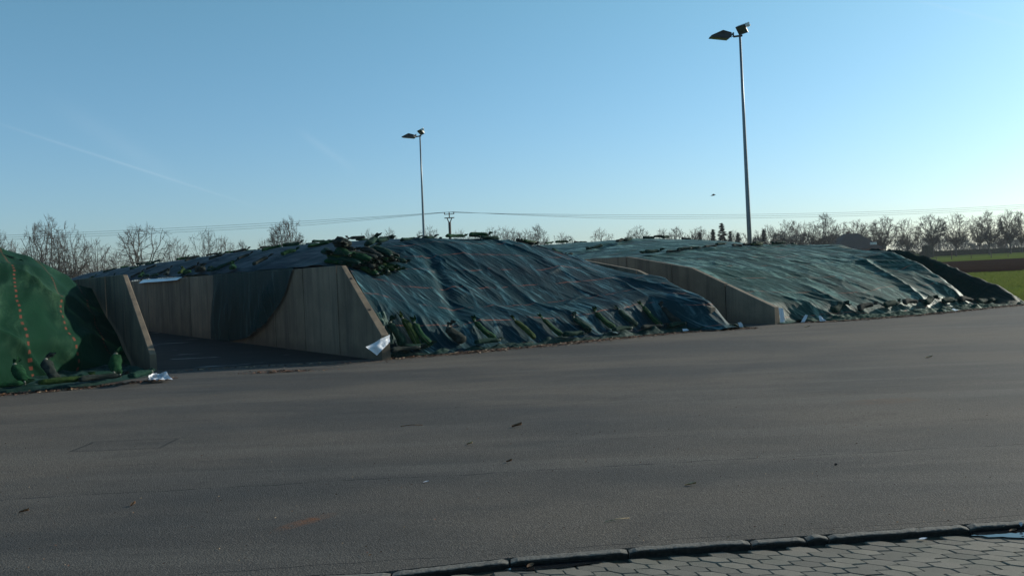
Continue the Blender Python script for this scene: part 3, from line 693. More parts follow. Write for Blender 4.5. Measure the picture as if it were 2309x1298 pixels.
def bag(i, u, v, surf, du, dv, label, group, lift=0.0, full=True, roll=0.0, z=None, scale=1.0, flat=False):
    """one gravel bag: base at (u, v) on a surface, lying along (du, dv)"""
    l = math.hypot(du, dv); du /= l; dv /= l; e = .35
    hz = (lambda a, b: .05) if flat else (lambda a, b: float(surf(np.array(a), np.array(b))))
    z0 = hz(u, v) if z is None else z; p0 = Wp(u, v, z0); p1 = Wp(u+du*e*2, v+dv*e*2, (hz(u+du*e*2, v+dv*e*2) if z is None else z))
    x = (p1-p0).normalized(); q0 = Wp(u-dv*.15, v+du*.15, (hz(u-dv*.15, v+du*.15) if z is None else z)); y = (q0-p0); y = (y-x*y.dot(x)).normalized()
    zz = x.cross(y)
    if zz.z < 0: y = -y; zz = -zz
    mat = Matrix((x, y, zz)).transposed().to_4x4() @ Matrix.Rotation(roll, 4, 'X')
    B = BAGS[i % len(BAGS)]; loc = p0+zz*(lift+.035)
    if full:
        root = D.objects.new('gravel_bag', None); COL.objects.link(root); root.empty_display_size = .1
        for nm in ('body', 'neck', 'stripe', 'tie'):
            if nm == 'stripe' and i % len(BAGS) not in (0, 2, 4): continue
            link({'body': 'sack', 'neck': 'tied_neck', 'stripe': 'stripe', 'tie': 'tie_string'}[nm], B[nm], root)
    else: root = link('gravel_bag', B['whole'])
    root.matrix_world = Matrix.Translation(loc) @ mat @ Matrix.Scale(scale, 4)
    return tag(root, label, 'gravel bag', group)
#BAGDATA
FRONT = [(8.83,16.88,3,'green bag squeezed in beside the concrete wall at the left foot of the middle heap'),
 (9.13,16.73,2,'yellow-green bag, second from the wall, at the foot of the middle heap'),(9.39,16.65,0,'green bag, third from the wall, at the foot of the middle heap'),
 (10.16,16.63,6,'stout grey bag standing among the green ones at the foot of the middle heap'),(11.05,16.67,0,'short green bag just right of the stout grey bag'),
 (12.09,16.57,2,'long yellow-green bag, second to the right of the stout grey bag'),(12.91,16.52,4,'dark green bag, third to the right of the stout grey bag'),
 (13.79,16.6,3,'green bag at the middle of the front foot, fourth right of the stout grey bag'),(14.59,16.62,0,'green bag, fifth to the right of the stout grey bag'),
 (15.34,16.63,1,'thin dark bag, sixth to the right of the stout grey bag'),(16.13,16.56,4,'green bag, second from the right end of the middle heap foot'),
 (16.6,16.32,5,'rightmost bag leaning on the foot of the middle heap, below the wall top')]
G1 = 'gravel bags leaning on the foot of the middle heap'
for (u, v, k, lab) in FRONT: bag(k, u, v, surf2, -.52+random.uniform(-.16, .14), 1, lab, G1, lift=.02, scale=random.uniform(.86, 1.0) if k != 6 else .9)
# bag pile on the shoulder of the middle heap
G2 = 'gravel bags piled on the shoulder of the middle heap'; n = 0
for layer, cnt in ((0, 13), (1, 10), (2, 6)):
    for k in range(cnt):
        f = (k+.5)/cnt; u = 8.55+1.35*f+random.uniform(-.1, .1); v = 19.3+.45*f+random.uniform(-.3, .3)+.1*layer
        bag(n*7+k, u, v, surf2, .45+random.uniform(-.35, .45), -1 if random.random() < .8 else .8, 'gravel bag in the big pile on the shoulder of the middle heap', G2, lift=.10*layer+.01, roll=random.uniform(-.2, .2), z=None); n += 1
for k in range(7):
    bag(k, 8.5+.08*k, 20.4+.35*k*0+random.uniform(-1.2, .0), surf2, random.uniform(-.2, .5), -1, 'gravel bag in the big pile on the shoulder of the middle heap', G2, lift=.06*k)
# rows of bags across the tops
def row(v, u0, u1, surf, label, group, gap=.72, full=False, jit=.1, dark=False):
    u = u0
    while u < u1:
        k = random.choice([0, 1, 3, 4, 5, 7, 8, 9, 7, 8])
        bag(k, u, v+random.uniform(-jit, jit), surf, random.choice([1, 1, -1]), random.uniform(-.4, .4), label, group, full=full, roll=random.uniform(-.3, .3), scale=random.uniform(.72, .98), lift=random.choice([-.02, 0, -.02, .03]))
        u += gap*random.uniform(.75, 1.2)
row(20.85, 10.3, 16.6, surf2, 'bag in the nearest row across the crest of the middle heap', 'gravel bags in the front row on the middle heap', full=True)
for r_, lab in zip(ROWS2[1:], ['second', 'third', 'fourth', 'fifth', 'sixth', 'seventh', 'eighth']):
    row(r_, 8.5, 16.6, surf2, f'bag in the {lab} row back across the middle heap', f'gravel bags in the {lab} row on the middle heap', gap=.95)
row(21.4, 20.2, 28.0, surf3, 'bag in the nearest row across the top of the right heap', 'gravel bags in the front row on the right heap', full=True, gap=.6)
for r_, lab in zip(ROWS3[1:], ['second', 'third', 'fourth', 'fifth']):
    row(r_, 19.9, 28.2, surf3, f'bag in the {lab} row back across the right heap', f'gravel bags in the {lab} row on the right heap', gap=.8)
row(22.6, -2.5, 2.4, surf1, 'bag in the row on top of the left heap', 'gravel bags on top of the left heap', gap=.7)
for k in range(9):                       # along the edge of the long wall
    v = 26.8+1.5*k+random.uniform(-.3, .3)
    bag(k*3, 8.42, v, surf2, random.uniform(-.1, .4), 1, 'gravel bag lying along the top edge of the long concrete wall', 'gravel bags along the wall top', full=False)
# bags at the foot of the left heap
G3 = 'gravel bags at the foot of the left heap'
flatz = lambda a, b: .06+np.maximum(0, (b-17.4))*.75
L1 = [(1.80, 17.3, 9, -.35, 1, 'upright green bag with a ragged tied top, leftmost at the foot of the left heap', 0), (2.25, 17.3, 7, -.15, 1, 'short dark bag with a ragged top, second from the left at the left heap', 0),
      (3.28, 17.4, 9, .1, 1, 'green bag standing near the foot of the slanted wall end', 0), (3.30, 16.35, 1, .6, .5, 'plump green bag beside the white foil at the wall end', 0),
      (2.6, 17.1, 1, 1, .25, 'dark bag lying flat between the upright bags and the wall end', 1), (1.95, 16.85, 2, 1, .12, 'pale green ribbed bag lying flat at the front edge of the left cover', 1),
      (1.0, 16.95, 4, 1, .05, 'long green bag lying at the left edge of the picture', 1), (2.55, 16.7, 5, 1, .2, 'dirty pale bag lying in the litter before the slanted wall end', 1)]
for (u, v, k, du, dv, lab, fl) in L1: bag(k, u, v, flatz, du, dv, lab, G3, flat=bool(fl), lift=.02, scale=.95 if not fl else 1.0)
# bags lying along the foot of the middle and right heaps
G4 = 'gravel bags lying along the foot of the middle heap'
for (u, v, k, lab) in [(8.35, 16.4, 5, 'grey wrinkled bag lying at the corner of the long concrete wall'), (10.4, 16.4, 1, 'grey bag lying right of the stout grey bag'), (12.7, 16.2, 3, 'bag lying on the cover hem below the yellow-green bag'), (14.3, 16.28, 1, 'flat grey bag lying on the hem left of the right-hand bags'),
                     (15.2, 16.22, 5, 'pale bag lying on the hem under the rightmost bags'), (16.0, 16.1, 1, 'last bag lying on the hem before the cover tip'), (8.75, 16.62, 3, 'dark bag slumped against the slanted wall end')]:
    bag(k, u, v, surf2, 1, random.uniform(-.1, .1), lab, G4, flat=True, lift=.05)
G5 = 'gravel bags lying along the foot of the right heap'
for j, (u, v, k) in enumerate([(21.4, 15.25, 3), (22.3, 15.0, 5), (23.3, 14.85, 1), (24.2, 14.8, 5), (25.1, 14.72, 3), (26.0, 14.65, 1), (26.9, 14.6, 5), (27.7, 14.5, 3), (28.3, 14.35, 1)]):
    ordn = ['leftmost', 'second', 'third', 'fourth', 'fifth', 'sixth', 'seventh', 'eighth', 'rightmost'][j]
    bag(k, u, v, surf3, 1, random.uniform(-.12, .12), f'{ordn} bag from the left lying along the foot of the right heap', G5, lift=.05, flat=False)

# ------------------------------------------------------------------ white foil scraps
def scrap(name, corners, label, seed=0, n=12, amp=.03, mat=None, cat='plastic foil'):
    A, B, C_, D_ = [Vector(c) for c in corners]; P = []
    for i in range(n):
        f = i/(n-1); row = []
        for j in range(n):
            g_ = j/(n-1); p = A.lerp(B, g_).lerp(D_.lerp(C_, g_), f)
            w_ = float(fbm(np.array(g_*3.1), np.array(f*2.3), seed)-.5)*amp*4
            row.append(p+Vector((w_*.5, -w_, w_*.5)))
        P.append(row)
    P = np.array(P); UVc = np.stack(np.meshgrid(np.linspace(0, 1, n), np.linspace(0, 1, n)), -1)
    return tag(sheet(name, P, UVc, mat or M['foil'], origin=A), label, cat)
scrap('foil_scrap', [Wp(7.70, 16.22, .33), Wp(8.30, 16.33, .52), Wp(8.28, 16.30, .37), Wp(7.93, 16.20, .14)], 'white foil corner sticking out at the foot of the slanted wall end', 3)
scrap('foil_scrap', [Wp(3.62, 16.45, .04), Wp(4.0, 16.35, .03), Wp(3.98, 16.75, .13), Wp(3.7, 16.85, .19)], 'crumpled white foil on the yard beside the leftmost wall end', 5, amp=.09, n=18)
scrap('foil_scrap', [Wp(19.52, 15.44, .05), Wp(19.66, 15.40, .05), Wp(19.62, 15.42, .42), Wp(19.50, 15.47, .44)], 'upright white foil strip glowing at the end of the bare concrete wall', 7, amp=.01)
scrap('foil_scrap', [Wp(20.0, 15.15, .03), Wp(20.1, 15.1, .03), Wp(20.25, 15.1, .20), Wp(20.2, 15.15, .22)], 'small white foil tip just right of the bare concrete wall end', 8, amp=.01)
scrap('foil_scrap', [Wp(20.55, 14.95, .02), Wp(20.70, 14.85, .02), Wp(20.6, 14.95, .17), Wp(20.55, 14.98, .17)], 'small pinkish-white foil tip under the green hem', 9, amp=.01)
scrap('foil_scrap', [Wp(17.78, 15.35, .04), Wp(17.86, 15.28, .05), Wp(17.80, 15.32, .17), Wp(17.74, 15.38, .16)], 'bright foil tip at the right end of the middle cover', 10, amp=.01)
scrap('foil_scrap', [Wp(16.35, 15.95, .03), Wp(16.5, 15.9, .03), Wp(16.5, 15.95, .08), Wp(16.38, 16.0, .08)], 'tiny bright foil scrap in the litter before the middle heap', 11, amp=.01)
scrap('foil_scrap', [Wp(25.2, 13.95, .03), Wp(25.7, 13.9, .03), Wp(25.7, 14.05, .08), Wp(25.2, 14.08, .08)], 'flat white scrap at the front edge of the right cover', 12, amp=.01)
scrap('foil_strip', [Wp(8.02, 31.6, 1.92), Wp(8.02, 37.4, 1.90), Wp(8.2, 37.4, 2.03), Wp(8.2, 31.6, 2.02)], 'long white foil strip lapping over the far part of the long wall', 13, n=24, amp=.012)
scrap('foil_scrap', [Wp(8.5, 16.9, .3), Wp(8.85, 17.0, .25), Wp(8.75, 17.35, .95), Wp(8.4, 17.2, .95)], 'torn translucent cover scrap bulging beside the slanted wall end', 14, amp=.06, mat=M['cover_green'], cat='cover scrap')

# ------------------------------------------------------------------ litter along the foot of the heaps
def litter(name, pts, mats, size=(.015, .06)):
    V = []; F = []; mi = []
    for (x, y, z) in pts:
        a = random.uniform(0, 6.28); l = random.uniform(*size); w_ = l*random.uniform(.25, .6); b = len(V)
        c, s_ = math.cos(a), math.sin(a); tl = random.uniform(0, .6)*l
        for (p, q, h) in ((-l, 0, 0), (0, -w_, tl*.5), (l, 0, tl), (0, w_, tl*.6+.004)): V.append((x+p*c-q*s_, y+p*s_+q*c, z+.004+h))
        F.append([b, b+1, b+2, b+3]); mi.append(random.randrange(len(mats)))
    o = obj(name, V, F, mats, mi=mi); return tag(o, kind='stuff')
pts = []
def band(n, u0, u1, edge, spread):
    for _ in range(n):
        u = random.uniform(u0, u1)
        if fbm(np.array(u*.8), np.array(2.2), 8) < .36 and random.random() < .6: continue
        v = float(edge(u))-abs(random.gauss(0, spread))+.08; p = Wp(u, v, .002); pts.append(p[:])
band(2600, -2, 4.2, lambda u: np.interp(u, [1.4, 2.6, 4.0], [16.95, 16.75, 16.9]), .13)
band(6500, 8.2, 18.1, lambda u: np.interp(u, [8.3, 9, 12, 15, 16.5, 18.1], [16.75, 16.45, 16.15, 16.1, 15.9, 15.3]), .24)
band(5000, 20.2, 29.5, lambda u: np.interp(u, [20.2, 21, 23.4, 26, 29.4], [15.25, 14.65, 14.05, 13.9, 13.75]), .16)
band(300, 4.3, 8.1, lambda u: 18.6-(u-4.3)*.6, .25)
litter('litter', pts, [M['litterA'], M['litterA'], M['litterB'], M['leaf']]).__setitem__('label', 'brown leaf litter and straw along the foot of the heaps')
pts = [(random.gauss(-4.34, .35), random.gauss(16.6, .12), .003) for _ in range(220)]
litter('litter', pts, [M['litterA'], M['leaf']]).__setitem__('label', 'patch of brown leaves at the mouth of the empty bunker')
pts = []
for _ in range(900):
    y = 5.3+20*random.random()**1.6; x = random.uniform(-.62, .62)*y
    if x*.572+0 < 0 or True:
        vv = -.572*x+.82*y
        if vv < 14.2: pts.append((x, y, .001))
litter('grit', pts, [M['litterB'], M['litterA'], M['leaf']], (.004, .012)).__setitem__('label', 'small bits of straw and grit scattered over the asphalt')

def leaf(x, y, l, w_, mat, label, cat='leaf', h=.02, a=None, name='dry_leaf', z=0):
    a = random.uniform(0, 6.28) if a is None else a; n = 5; V = []
    for i in range(n):
        q = i/(n-1); ww = w_*math.sin(math.pi*(.08+.88*q))
        for s_ in (-1, 0, 1):
            px = l*(q-.5); py = s_*ww; pz = .004+h*abs(s_)*(.5+.5*q)+h*.5*q
            V.append((px*math.cos(a)-py*math.sin(a), px*math.sin(a)+py*math.cos(a), pz))
    o = link(name, mesh(name, V, gridf(n, 3), mat, True)); o.location = (x, y, z); return tag(o, label, cat)
leaf(-.76, 7.16, .05, .012, M['foil'], 'small white scrap on the asphalt left of centre', 'scrap', .006, .4, name='paper_scrap')
leaf(1.29, 6.7, .09, .014, M['straw'], 'pale curled leaf on the asphalt right of centre', h=.015, a=.1)
leaf(-.01, 9.58, .11, .03, M['leaf'], 'clump of brown leaf in the middle of the yard', h=.03, a=.2)
leaf(-.48, 8.69, .06, .014, M['straw'], 'straw-coloured leaf in the middle of the yard', a=.2)
leaf(-.09, 7.79, .05, .012, M['leaf'], 'brown leaf below the middle of the yard', a=.0)
leaf(6.77, 14.49, .12, .03, M['straw'], 'pale leaf on the asphalt before the right heap', a=.1)
leaf(7.4, 22.37, .16, .04, M['straw'], 'pale leaf on the yard just before the bare wall end', a=.1)
leaf(2.4, 5.29, .055, .015, M['foil'], 'white scrap lying on the pavers by the kerb', 'scrap', .004, .2, name='paper_scrap', z=-.034)
leaf(1.38, 5.26, .05, .02, M['leaf'], 'red-brown leaf in the kerb joint', h=.01, a=.4, z=-.03)
leaf(.04, 5.08, .05, .02, M['leaf'], 'brown leaf on the left puddle by the kerb', h=.01, a=.7, z=-.03)
leaf(2.98, 5.36, .05, .015, M['leaf'], 'red-brown leaf floating in the right puddle', h=.008, a=.2, z=-.03)
leaf(3.05, 5.40, .02, .01, M['foil'], 'tiny white scrap at the kerb by the right puddle', 'scrap', .02, 1.2, name='paper_scrap', z=-.02)
leaf(2.55, 7.13, .035, .015, M['hole'], 'dark pebble on the asphalt at right', 'pebble', .012, 1, name='pebble')
leaf(-3.78, 6.72, .07, .01, M['leaf'], 'dark leaf on the asphalt near the lower left corner', a=.3)
leaf(-2.98, 6.79, .05, .012, M['leaf'], 'brown leaf on the asphalt at lower left', a=1.2)
mb = MB(); mb.tube([(-.09, -.028, .006), (0, .004, .012), (.09, .03, .005)], [.0025, .003, .002], 5)
for k, (x, y, a, s_, lab) in enumerate([(.63, 5.84, .1, 1.0, 'pale straw stalk on the asphalt near the kerb'), (-1.19, 9.92, -.2, 1.3, 'dark twig on the asphalt in the middle distance')]):
    o = link('straw_stalk' if k == 0 else 'twig', mesh('straw_stalk', mb.V, mb.F, M['straw'] if k == 0 else M['leaf'], True)); o.location = (x, y, 0); o.rotation_euler[2] = a; o.scale = (s_,)*3
    tag(o, lab, 'straw' if k == 0 else 'twig')

# ------------------------------------------------------------------ floodlight poles
def floodlight_pole(loc, label, lean, spin=0.0):
    root = empty('floodlight_pole', loc, label, 'floodlight pole', 'floodlight poles beside the right wall')
    L = Vector(loc); H = 11.75; top = L+Vector((lean[0]*H, lean[1]*H, H))
    MB().tube([L, L.lerp(top, .35), L.lerp(top, .7), top], [.115, .095, .07, .05], 12).obj('pole', M['metal_grey'], root, True)
    MB().tube([L, L+Vector((0, 0, .03))], .2, 12).obj('base_plate', M['metal_grey'], root)
    Rz = Matrix.Rotation(spin, 3, 'Z')
    w = lambda x, y, z: top+Rz @ Vector((x*.86, y*.86, z*.86))
    MB().tube([w(-.34, 0, .02), w(.12, 0, .06)], .045, 8).tube([w(-.34, 0, .02), w(-.34, 0, .24)], .035, 8).tube([w(0, 0, -.1), w(0, 0, .12)], .05, 8).obj('crossarm', M['metal_dark'], root)
    # left lamp: flat wedge housing pointing away to the left
    pl = [w(-.42, -.0, .28), w(-.62, -.12, .30), w(-1.0, -.16, .26), w(-1.45, -.10, .05), w(-1.42, .05, .02), w(-.62, .16, -.08), w(-.45, .10, .08)]
    hb = MB().prism([w(-.48, -.22, .20), w(-.92, -.26, .33), w(-1.52, -.22, .10), w(-1.55, -.22, .03), w(-.62, -.22, -.10), w(-.47, -.22, .0)], Rz @ Vector((0, .5, .02)))
    h1 = hb.obj('lamp_housing', M['metal_dark'], root)
    MB().prism([w(-.66, -.16, -.10), w(-1.48, -.16, .015), w(-1.48, .22, .03), w(-.66, .22, -.085)], Rz @ Vector((0.002, 0, -.012))).obj('lamp_glass', M['glass'], h1)
    MB().tube([w(-.36, .03, .16), w(-.50, .03, .14)], .04, 8).tube([w(-.36, .03, .08), w(-.43, .03, .0), w(-.5, .03, .04)], .012, 6).obj('bracket', M['metal_dark'], root)
    # right lamp: box tilted down towards the yard, pale side and gear box behind
    c = w(.10, -.05, .36); ex = (Rz @ Vector((.43, -.32, .07))).normalized(); ey = (Rz @ Vector((.27, .28, -.36))); ey = (ey-ex*ey.dot(ex)).normalized(); ez = ex.cross(ey).normalized()
    if ez.z < 0: ez = -ez
    q = lambda a, b, h: c+ex*a*.72+ey*b*.72+ez*h*.72
    V = [q(-.30, -.30, 0), q(.30, -.30, 0), q(.30, .30, 0), q(-.30, .30, 0), q(-.20, -.22, .22), q(.22, -.22, .22), q(.22, .2, .22), q(-.20, .2, .22)]
    h2 = MB().add(V, [[0, 1, 2, 3], [7, 6, 5, 4], [0, 4, 5, 1], [1, 5, 6, 2], [2, 6, 7, 3], [3, 7, 4, 0]]).obj('lamp_housing', M['metal_white'], root)
    MB().prism([q(-.30, -.30, -.004), q(.30, -.30, -.004), q(.30, .30, -.004), q(-.30, .30, -.004)], ez*-.03).obj('lamp_rim', M['metal_dark'], h2)
    MB().prism([q(-.25, -.25, -.036), q(.25, -.25, -.036), q(.25, .25, -.036), q(-.25, .25, -.036)], ez*-.012).obj('lamp_glass', M['glass'], h2)
    MB().box(q(.36, -.12, .13), (.18, .16, .14)).tube([q(.42, -.1, .1), q(.56, -.06, .06)], .035, 8).tube([q(.4, -.2, .16), q(.52, -.2, .2)], .03, 8).obj('gear_box', M['metal_white'], root)
    return root
floodlight_pole(tuple(Wp(31.5, 26.4)), 'tall floodlight pole on the right with two lamp heads, rising behind the right heap', (-.010, 0), 0.0)
floodlight_pole(tuple(Wp(31.5, 56.0)), 'smaller looking floodlight pole further back, rising behind the middle heap', (.004, 0), R(-12))

# ------------------------------------------------------------------ power line
def utility_pole(loc, label, ang):
    root = empty('utility_pole', loc, label, 'utility pole', 'poles of the power line'); L = Vector(loc); Rz = Matrix.Rotation(ang, 3, 'Z')
    w = lambda x, y, z: L+Rz @ Vector((x, y, z))
    MB().tube([w(0, 0, 0), w(0, 0, 7.75)], [.19, .15], 10).obj('pole', M['wood_pole'], root, True)
    MB().tube([w(0, 0, 7.5), w(-.28, 0, 8.2)], .06, 6).tube([w(0, 0, 7.5), w(.28, 0, 8.2)], .06, 6).obj('brace', M['wood_pole'], root)
    MB().box(w(0, 0, 8.2), (1.15, .1, .1), Rz).obj('crossarm', M['wood_pole'], root)
    MB().box(w(0, 0, 8.62), (1.15, .08, .07), Rz).box(w(0, 0, 8.42), (.1, .08, .4), Rz).obj('crossarm', M['wood_pole'], root)
    for x in (-.55, 0, .55):
        MB().tube([w(x, 0, 8.64), w(x, 0, 8.7), w(x, 0, 8.74), w(x, 0, 8.86)], [.03, .08, .045, .06], 8).obj('insulator', M['ceramic'], root, True)
    return [w(x, 0, 8.86) for x in (-.55, 0, .55)]
pa = Vector((-6.75, 100.5, 0)); pb_ = Vector((-108, 98, 0)); pc = Vector((98, 136, 0))
def gz(p): return -.075+float(rise(math.hypot(p[0], p[1])))
for p in (pa, pb_, pc): p.z = gz(p)-.25
wa = utility_pole(pa, 'wooden power line pole with a forked crossarm behind the middle heap', R(-12)+.0)
wb = utility_pole(pb_, 'power line pole beyond the left edge', R(-4)); wc = utility_pole(pc, 'power line pole beyond the right edge', R(16))
for s_, (A, B) in (('left', (wa, wb)), ('right', (wa, wc))):
    for k in range(3):
        off = Vector((0, 0, 0)); a, b = A[k], B[k]
        a2 = a+Vector((0, 0, -.35*(k == 1)*0)); pts_ = []
        for i in range(33):
            f = i/32; p = a.lerp(b, f); p.z -= 4*(1.3 if s_ == 'right' else .8)*f*(1-f)+[.0, .45, .9][k]*min(1, f*6)*min(1, (1-f)*6)*.55; pts_.append(p)
        MB_ = MB().tube(pts_, .014, 5); o = MB_.obj('power_wire', M['wire'], origin=a)
        tag(o, f'{["top", "middle", "bottom"][k]} power wire running {s_} from the wooden pole', 'power line', 'wires of the power line')

# ------------------------------------------------------------------ trees
def tree_geo(seed, H=10.0, shape='round', trunk=.25, wid=.36, nl=13, nb=9, nt=7, ns=3):
    """limbs fan out from the trunk head to the crown's envelope; branches, twigs and sprays follow them outwards"""
    rs = random.Random(seed); T = MB(); Tw = MB(); h0 = H*trunk; cz = {'round': .60, 'open': .62, 'upright': .50}[shape]*H; rz = H-cz; rx = H*wid
    ctr = Vector((0, 0, cz)); head = Vector((rs.uniform(-.1, .1), rs.uniform(-.1, .1), h0))
    def env(d, f=1.0):
        lump = 1+.08*math.sin(3.1*d.x+5*d.y+seed)+.06*math.sin(6*d.z-4*d.x+seed*2)
        zz = rz if d.z > 0 else (cz-h0*1.0)*.9
        return ctr+Vector((d.x*rx, d.y*rx, d.z*zz))*(f*lump)
    def curve(a, b, sag, n):
        L = (b-a).length; off = Vector((rs.gauss(0, 1), rs.gauss(0, 1), rs.gauss(0, .6)))*L*.06; pts = []
        for i in range(n+1):
            f = i/n; p = a.lerp(b, f); p += off*math.sin(f*math.pi)+Vector((rs.gauss(0, 1), rs.gauss(0, 1), rs.gauss(0, 1)))*L*.018*(0 < i < n); p.z -= sag*L*math.sin(f*math.pi); pts.append(p)
        return pts
    def on(pts, f):
        k = min(len(pts)-2, int(f*(len(pts)-1))); g_ = f*(len(pts)-1)-k; return pts[k].lerp(pts[k+1], g_), (pts[k+1]-pts[k]).normalized()
    r0 = H*.019
    T.tube([Vector((0, 0, -.5)), Vector((0, 0, h0*.5)), head], [r0*1.35, r0*1.05, r0*.95], 8, cap=False)
    for a in range(nl):
        z = {'round': rs.uniform(-.35, 1), 'open': rs.uniform(-.3, .95), 'upright': rs.uniform(-.2, 1)}[shape]; z = z if a else 1.0
        az = 2.4*a+rs.uniform(-.3, .3); q = math.sqrt(max(0, 1-z*z)); d = Vector((q*math.cos(az), q*math.sin(az), z)); st = head-Vector((0, 0, h0*.35*rs.random()*(1 if z < .5 else 0)))
        if shape == 'upright': st = Vector((d.x*.35, d.y*.35, h0*rs.uniform(.2, 1)))
        L1 = curve(st, env(d, rs.uniform(.80, .98)), .06 if shape != 'open' else -.02, 6); n1 = len(L1)-1
        rl = r0*rs.uniform(.34, .52); T.tube(L1, [rl*(1-.8*i/n1)+.008 for i in range(n1+1)], 5, cap=False)
        for b in range(nb):
            f = .22+.76*(b+rs.random())/nb; p, t = on(L1, f); dd = (p-ctr); dd = Vector((dd.x/rx, dd.y/rx, dd.z/rz)); dd = (dd*.8+Vector((rs.gauss(0, .42), rs.gauss(0, .42), rs.gauss(0.08, .36)))).normalized()
            e = p.lerp(env(dd, rs.uniform(.86, 1.04)), rs.uniform(.55, 1.0)*(1.1-.35*f)); B = curve(p, e, .04, 4); rb = max(.012, rl*(1-.7*f)*.55)
            T.tube(B, [rb*(1-.75*i/4)+.005 for i in range(5)], 3, cap=False); Lb = (e-p).length
            for c in range(nt):
                f2 = .2+.8*(c+rs.random())/nt; p2, t2 = on(B, min(.99, f2)); d2 = (t2*1.0+(p2-ctr).normalized()*.5+Vector((rs.gauss(0, .5), rs.gauss(0, .5), rs.gauss(.12, .45)))).normalized(); l2 = H*rs.uniform(.035, .075)
                mid_ = p2+d2*l2*.5+Vector((rs.gauss(0, .03), rs.gauss(0, .03), .02)); e2 = p2+d2*l2; e2.z += .06*l2; Tw.tube([p2, mid_, e2], [.013, .010, .006], 3, cap=False)
                for g_ in range(ns):
                    p3 = p2.lerp(e2, rs.uniform(.25, .95)); d3 = (d2+Vector((rs.gauss(0, .55), rs.gauss(0, .55), rs.gauss(.1, .5)))).normalized(); Tw.tube([p3, p3+d3*H*rs.uniform(.018, .036)], [.011, .006], 3, cap=False)
    return T, Tw
def norm_tree(T, Tw):
    A = np.array(T.V+Tw.V); zmax = np.percentile(A[:, 2], 99.0); rad = np.percentile(np.hypot(A[:, 0], A[:, 1]), 97.5)
    return zmax, rad
TREES = []
for i, (sh, tr, wd, nl, nb, nt, ns, tw) in enumerate([('round', .26, .36, 22, 11, 9, 4, 'twigA'), ('open', .2, .42, 13, 9, 7, 2, 'twigA'), ('upright', .1, .34, 22, 10, 7, 4, 'twigA'), ('round', .24, .36, 19, 11, 9, 3, 'twigA'), ('upright', .1, .36, 20, 9, 8, 3, 'twigB'), ('open', .14, .38, 18, 10, 7, 3, 'twigA')]):
    T, Tw = tree_geo(300+i, 10, sh, tr, wd, nl, nb, nt, ns); zm, rd = norm_tree(T, Tw)
    TREES.append((mesh('trunk', T.V, T.F, M['bark'], True), mesh('crown', Tw.V, Tw.F, M[tw], True), zm, rd))
F_ = 2000.0
def yh(x): return 665-.042*x
def tree(kind, px, ytop, wpx, dist, label, group):
    """px, ytop and width are the tree's bearing and angular size; it stands dist metres away"""
    X = (px-1154.5)/F_*dist; Y = dist; z0 = gz((X, Y)); topz = 1.66+(yh(px)-ytop)/F_*dist; h = topz-z0; rad = wpx/F_*dist/2
    t_, c_, zm, rd = TREES[kind]; root = empty('bare_tree', (X, Y, z0), label, 'tree', group)
    root.rotation_euler[2] = random.uniform(0, 6.28); root.scale = (rad/rd, rad/rd, h/zm)
    link('trunk', t_, root); link('crown', c_, root); return root
GL = 'bare trees behind the left and middle heaps'; GR = 'row of bare roadside trees at the right'
LT = [(1, 0, 525, 75, 120, 'bare tree cut by the left picture edge'), (4, 40, 552, 60, 150, 'low bare tree between the left edge and the tall dense tree'),
      (2, 108, 500, 105, 110, 'tall dense bare tree with many upright stems above the left heap'), (5, 165, 522, 95, 118, 'dense bare tree leaning against the tallest left tree'),
      (4, 222, 546, 85, 130, 'pinkish bare tree between the dense pair and the wide open tree'), (1, 325, 510, 130, 112, 'wide open-crowned bare tree with a clear trunk above the long wall'),
      (3, 272, 572, 60, 150, 'small bare tree left of the wide open-crowned tree'), (4, 403, 543, 70, 150, 'small round reddish bare tree right of the wide open-crowned tree'),
      (1, 470, 521, 68, 140, 'slender bare tree at the left of the small group over the heap'), (4, 512, 540, 60, 140, 'brownish bare bush right of the slender tree'),
      (3, 548, 548, 45, 160, 'small pale bare tree at the right of the small group'), (0, 645, 499, 80, 140, 'rounded bare tree standing alone above the middle heap'),
      (4, 602, 545, 50, 170, 'low bare bush left of the rounded lone tree'), (4, 690, 543, 50, 170, 'low bare bush right of the rounded lone tree')]
for a in LT: tree(*a[:5], a[5], GL)
MT = [(840, 525, 40), (882, 521, 45), (968, 518, 55), (1045, 524, 50), (1075, 526, 45), (1108, 520, 55), (1140, 517, 60), (1168, 521, 50), (1190, 522, 45), (1215, 512, 55), (1278, 530, 50), (1360, 520, 58), (1441, 516, 60), (1500, 520, 55), (1530, 516, 50), (1585, 517, 60), (1565, 523, 40), (1665, 524, 50)]
for k, (x, y, w_) in enumerate(MT):
    n_ = ['first', 'second', 'third', 'fourth', 'fifth', 'sixth', 'seventh', 'eighth', 'ninth', 'tenth', 'eleventh', 'twelfth', 'thirteenth', 'fourteenth', 'fifteenth', 'sixteenth', 'seventeenth', 'eighteenth'][k]
    tree((2, 4, 2, 4, 3)[k % 5], x, y, w_*1.15, 230, f'{n_} low bare crown from the left among those showing over the middle and right heaps', 'far bare crowns showing over the heaps')
RT = [(1735, 513, 70, 190), (1760, 520, 50, 200), (1792, 500, 62, 185), (1828, 502, 60, 190), (1862, 486, 70, 180), (1890, 512, 50, 200), (1930, 500, 66, 215), (1975, 528, 40, 215)]
for k, (x, y, w_, d_) in enumerate(RT):
    tree((2, 4, 0, 1, 3, 4, 0, 4)[k], x, y, w_, d_, ['dark bare bush right of the tall floodlight pole', 'low bare bush left of the farmhouse group', 'bare tree, third right of the floodlight pole', 'slim bare tree between the bushes and the tallest one by the farmhouse', 'tallest bare tree just left of the farmhouse roof', 'low bare crown touching the farmhouse roof', 'pale bare tree behind the farmhouse roof', 'low brown bush right of the farmhouse'][k], 'bare trees around the farmhouse')
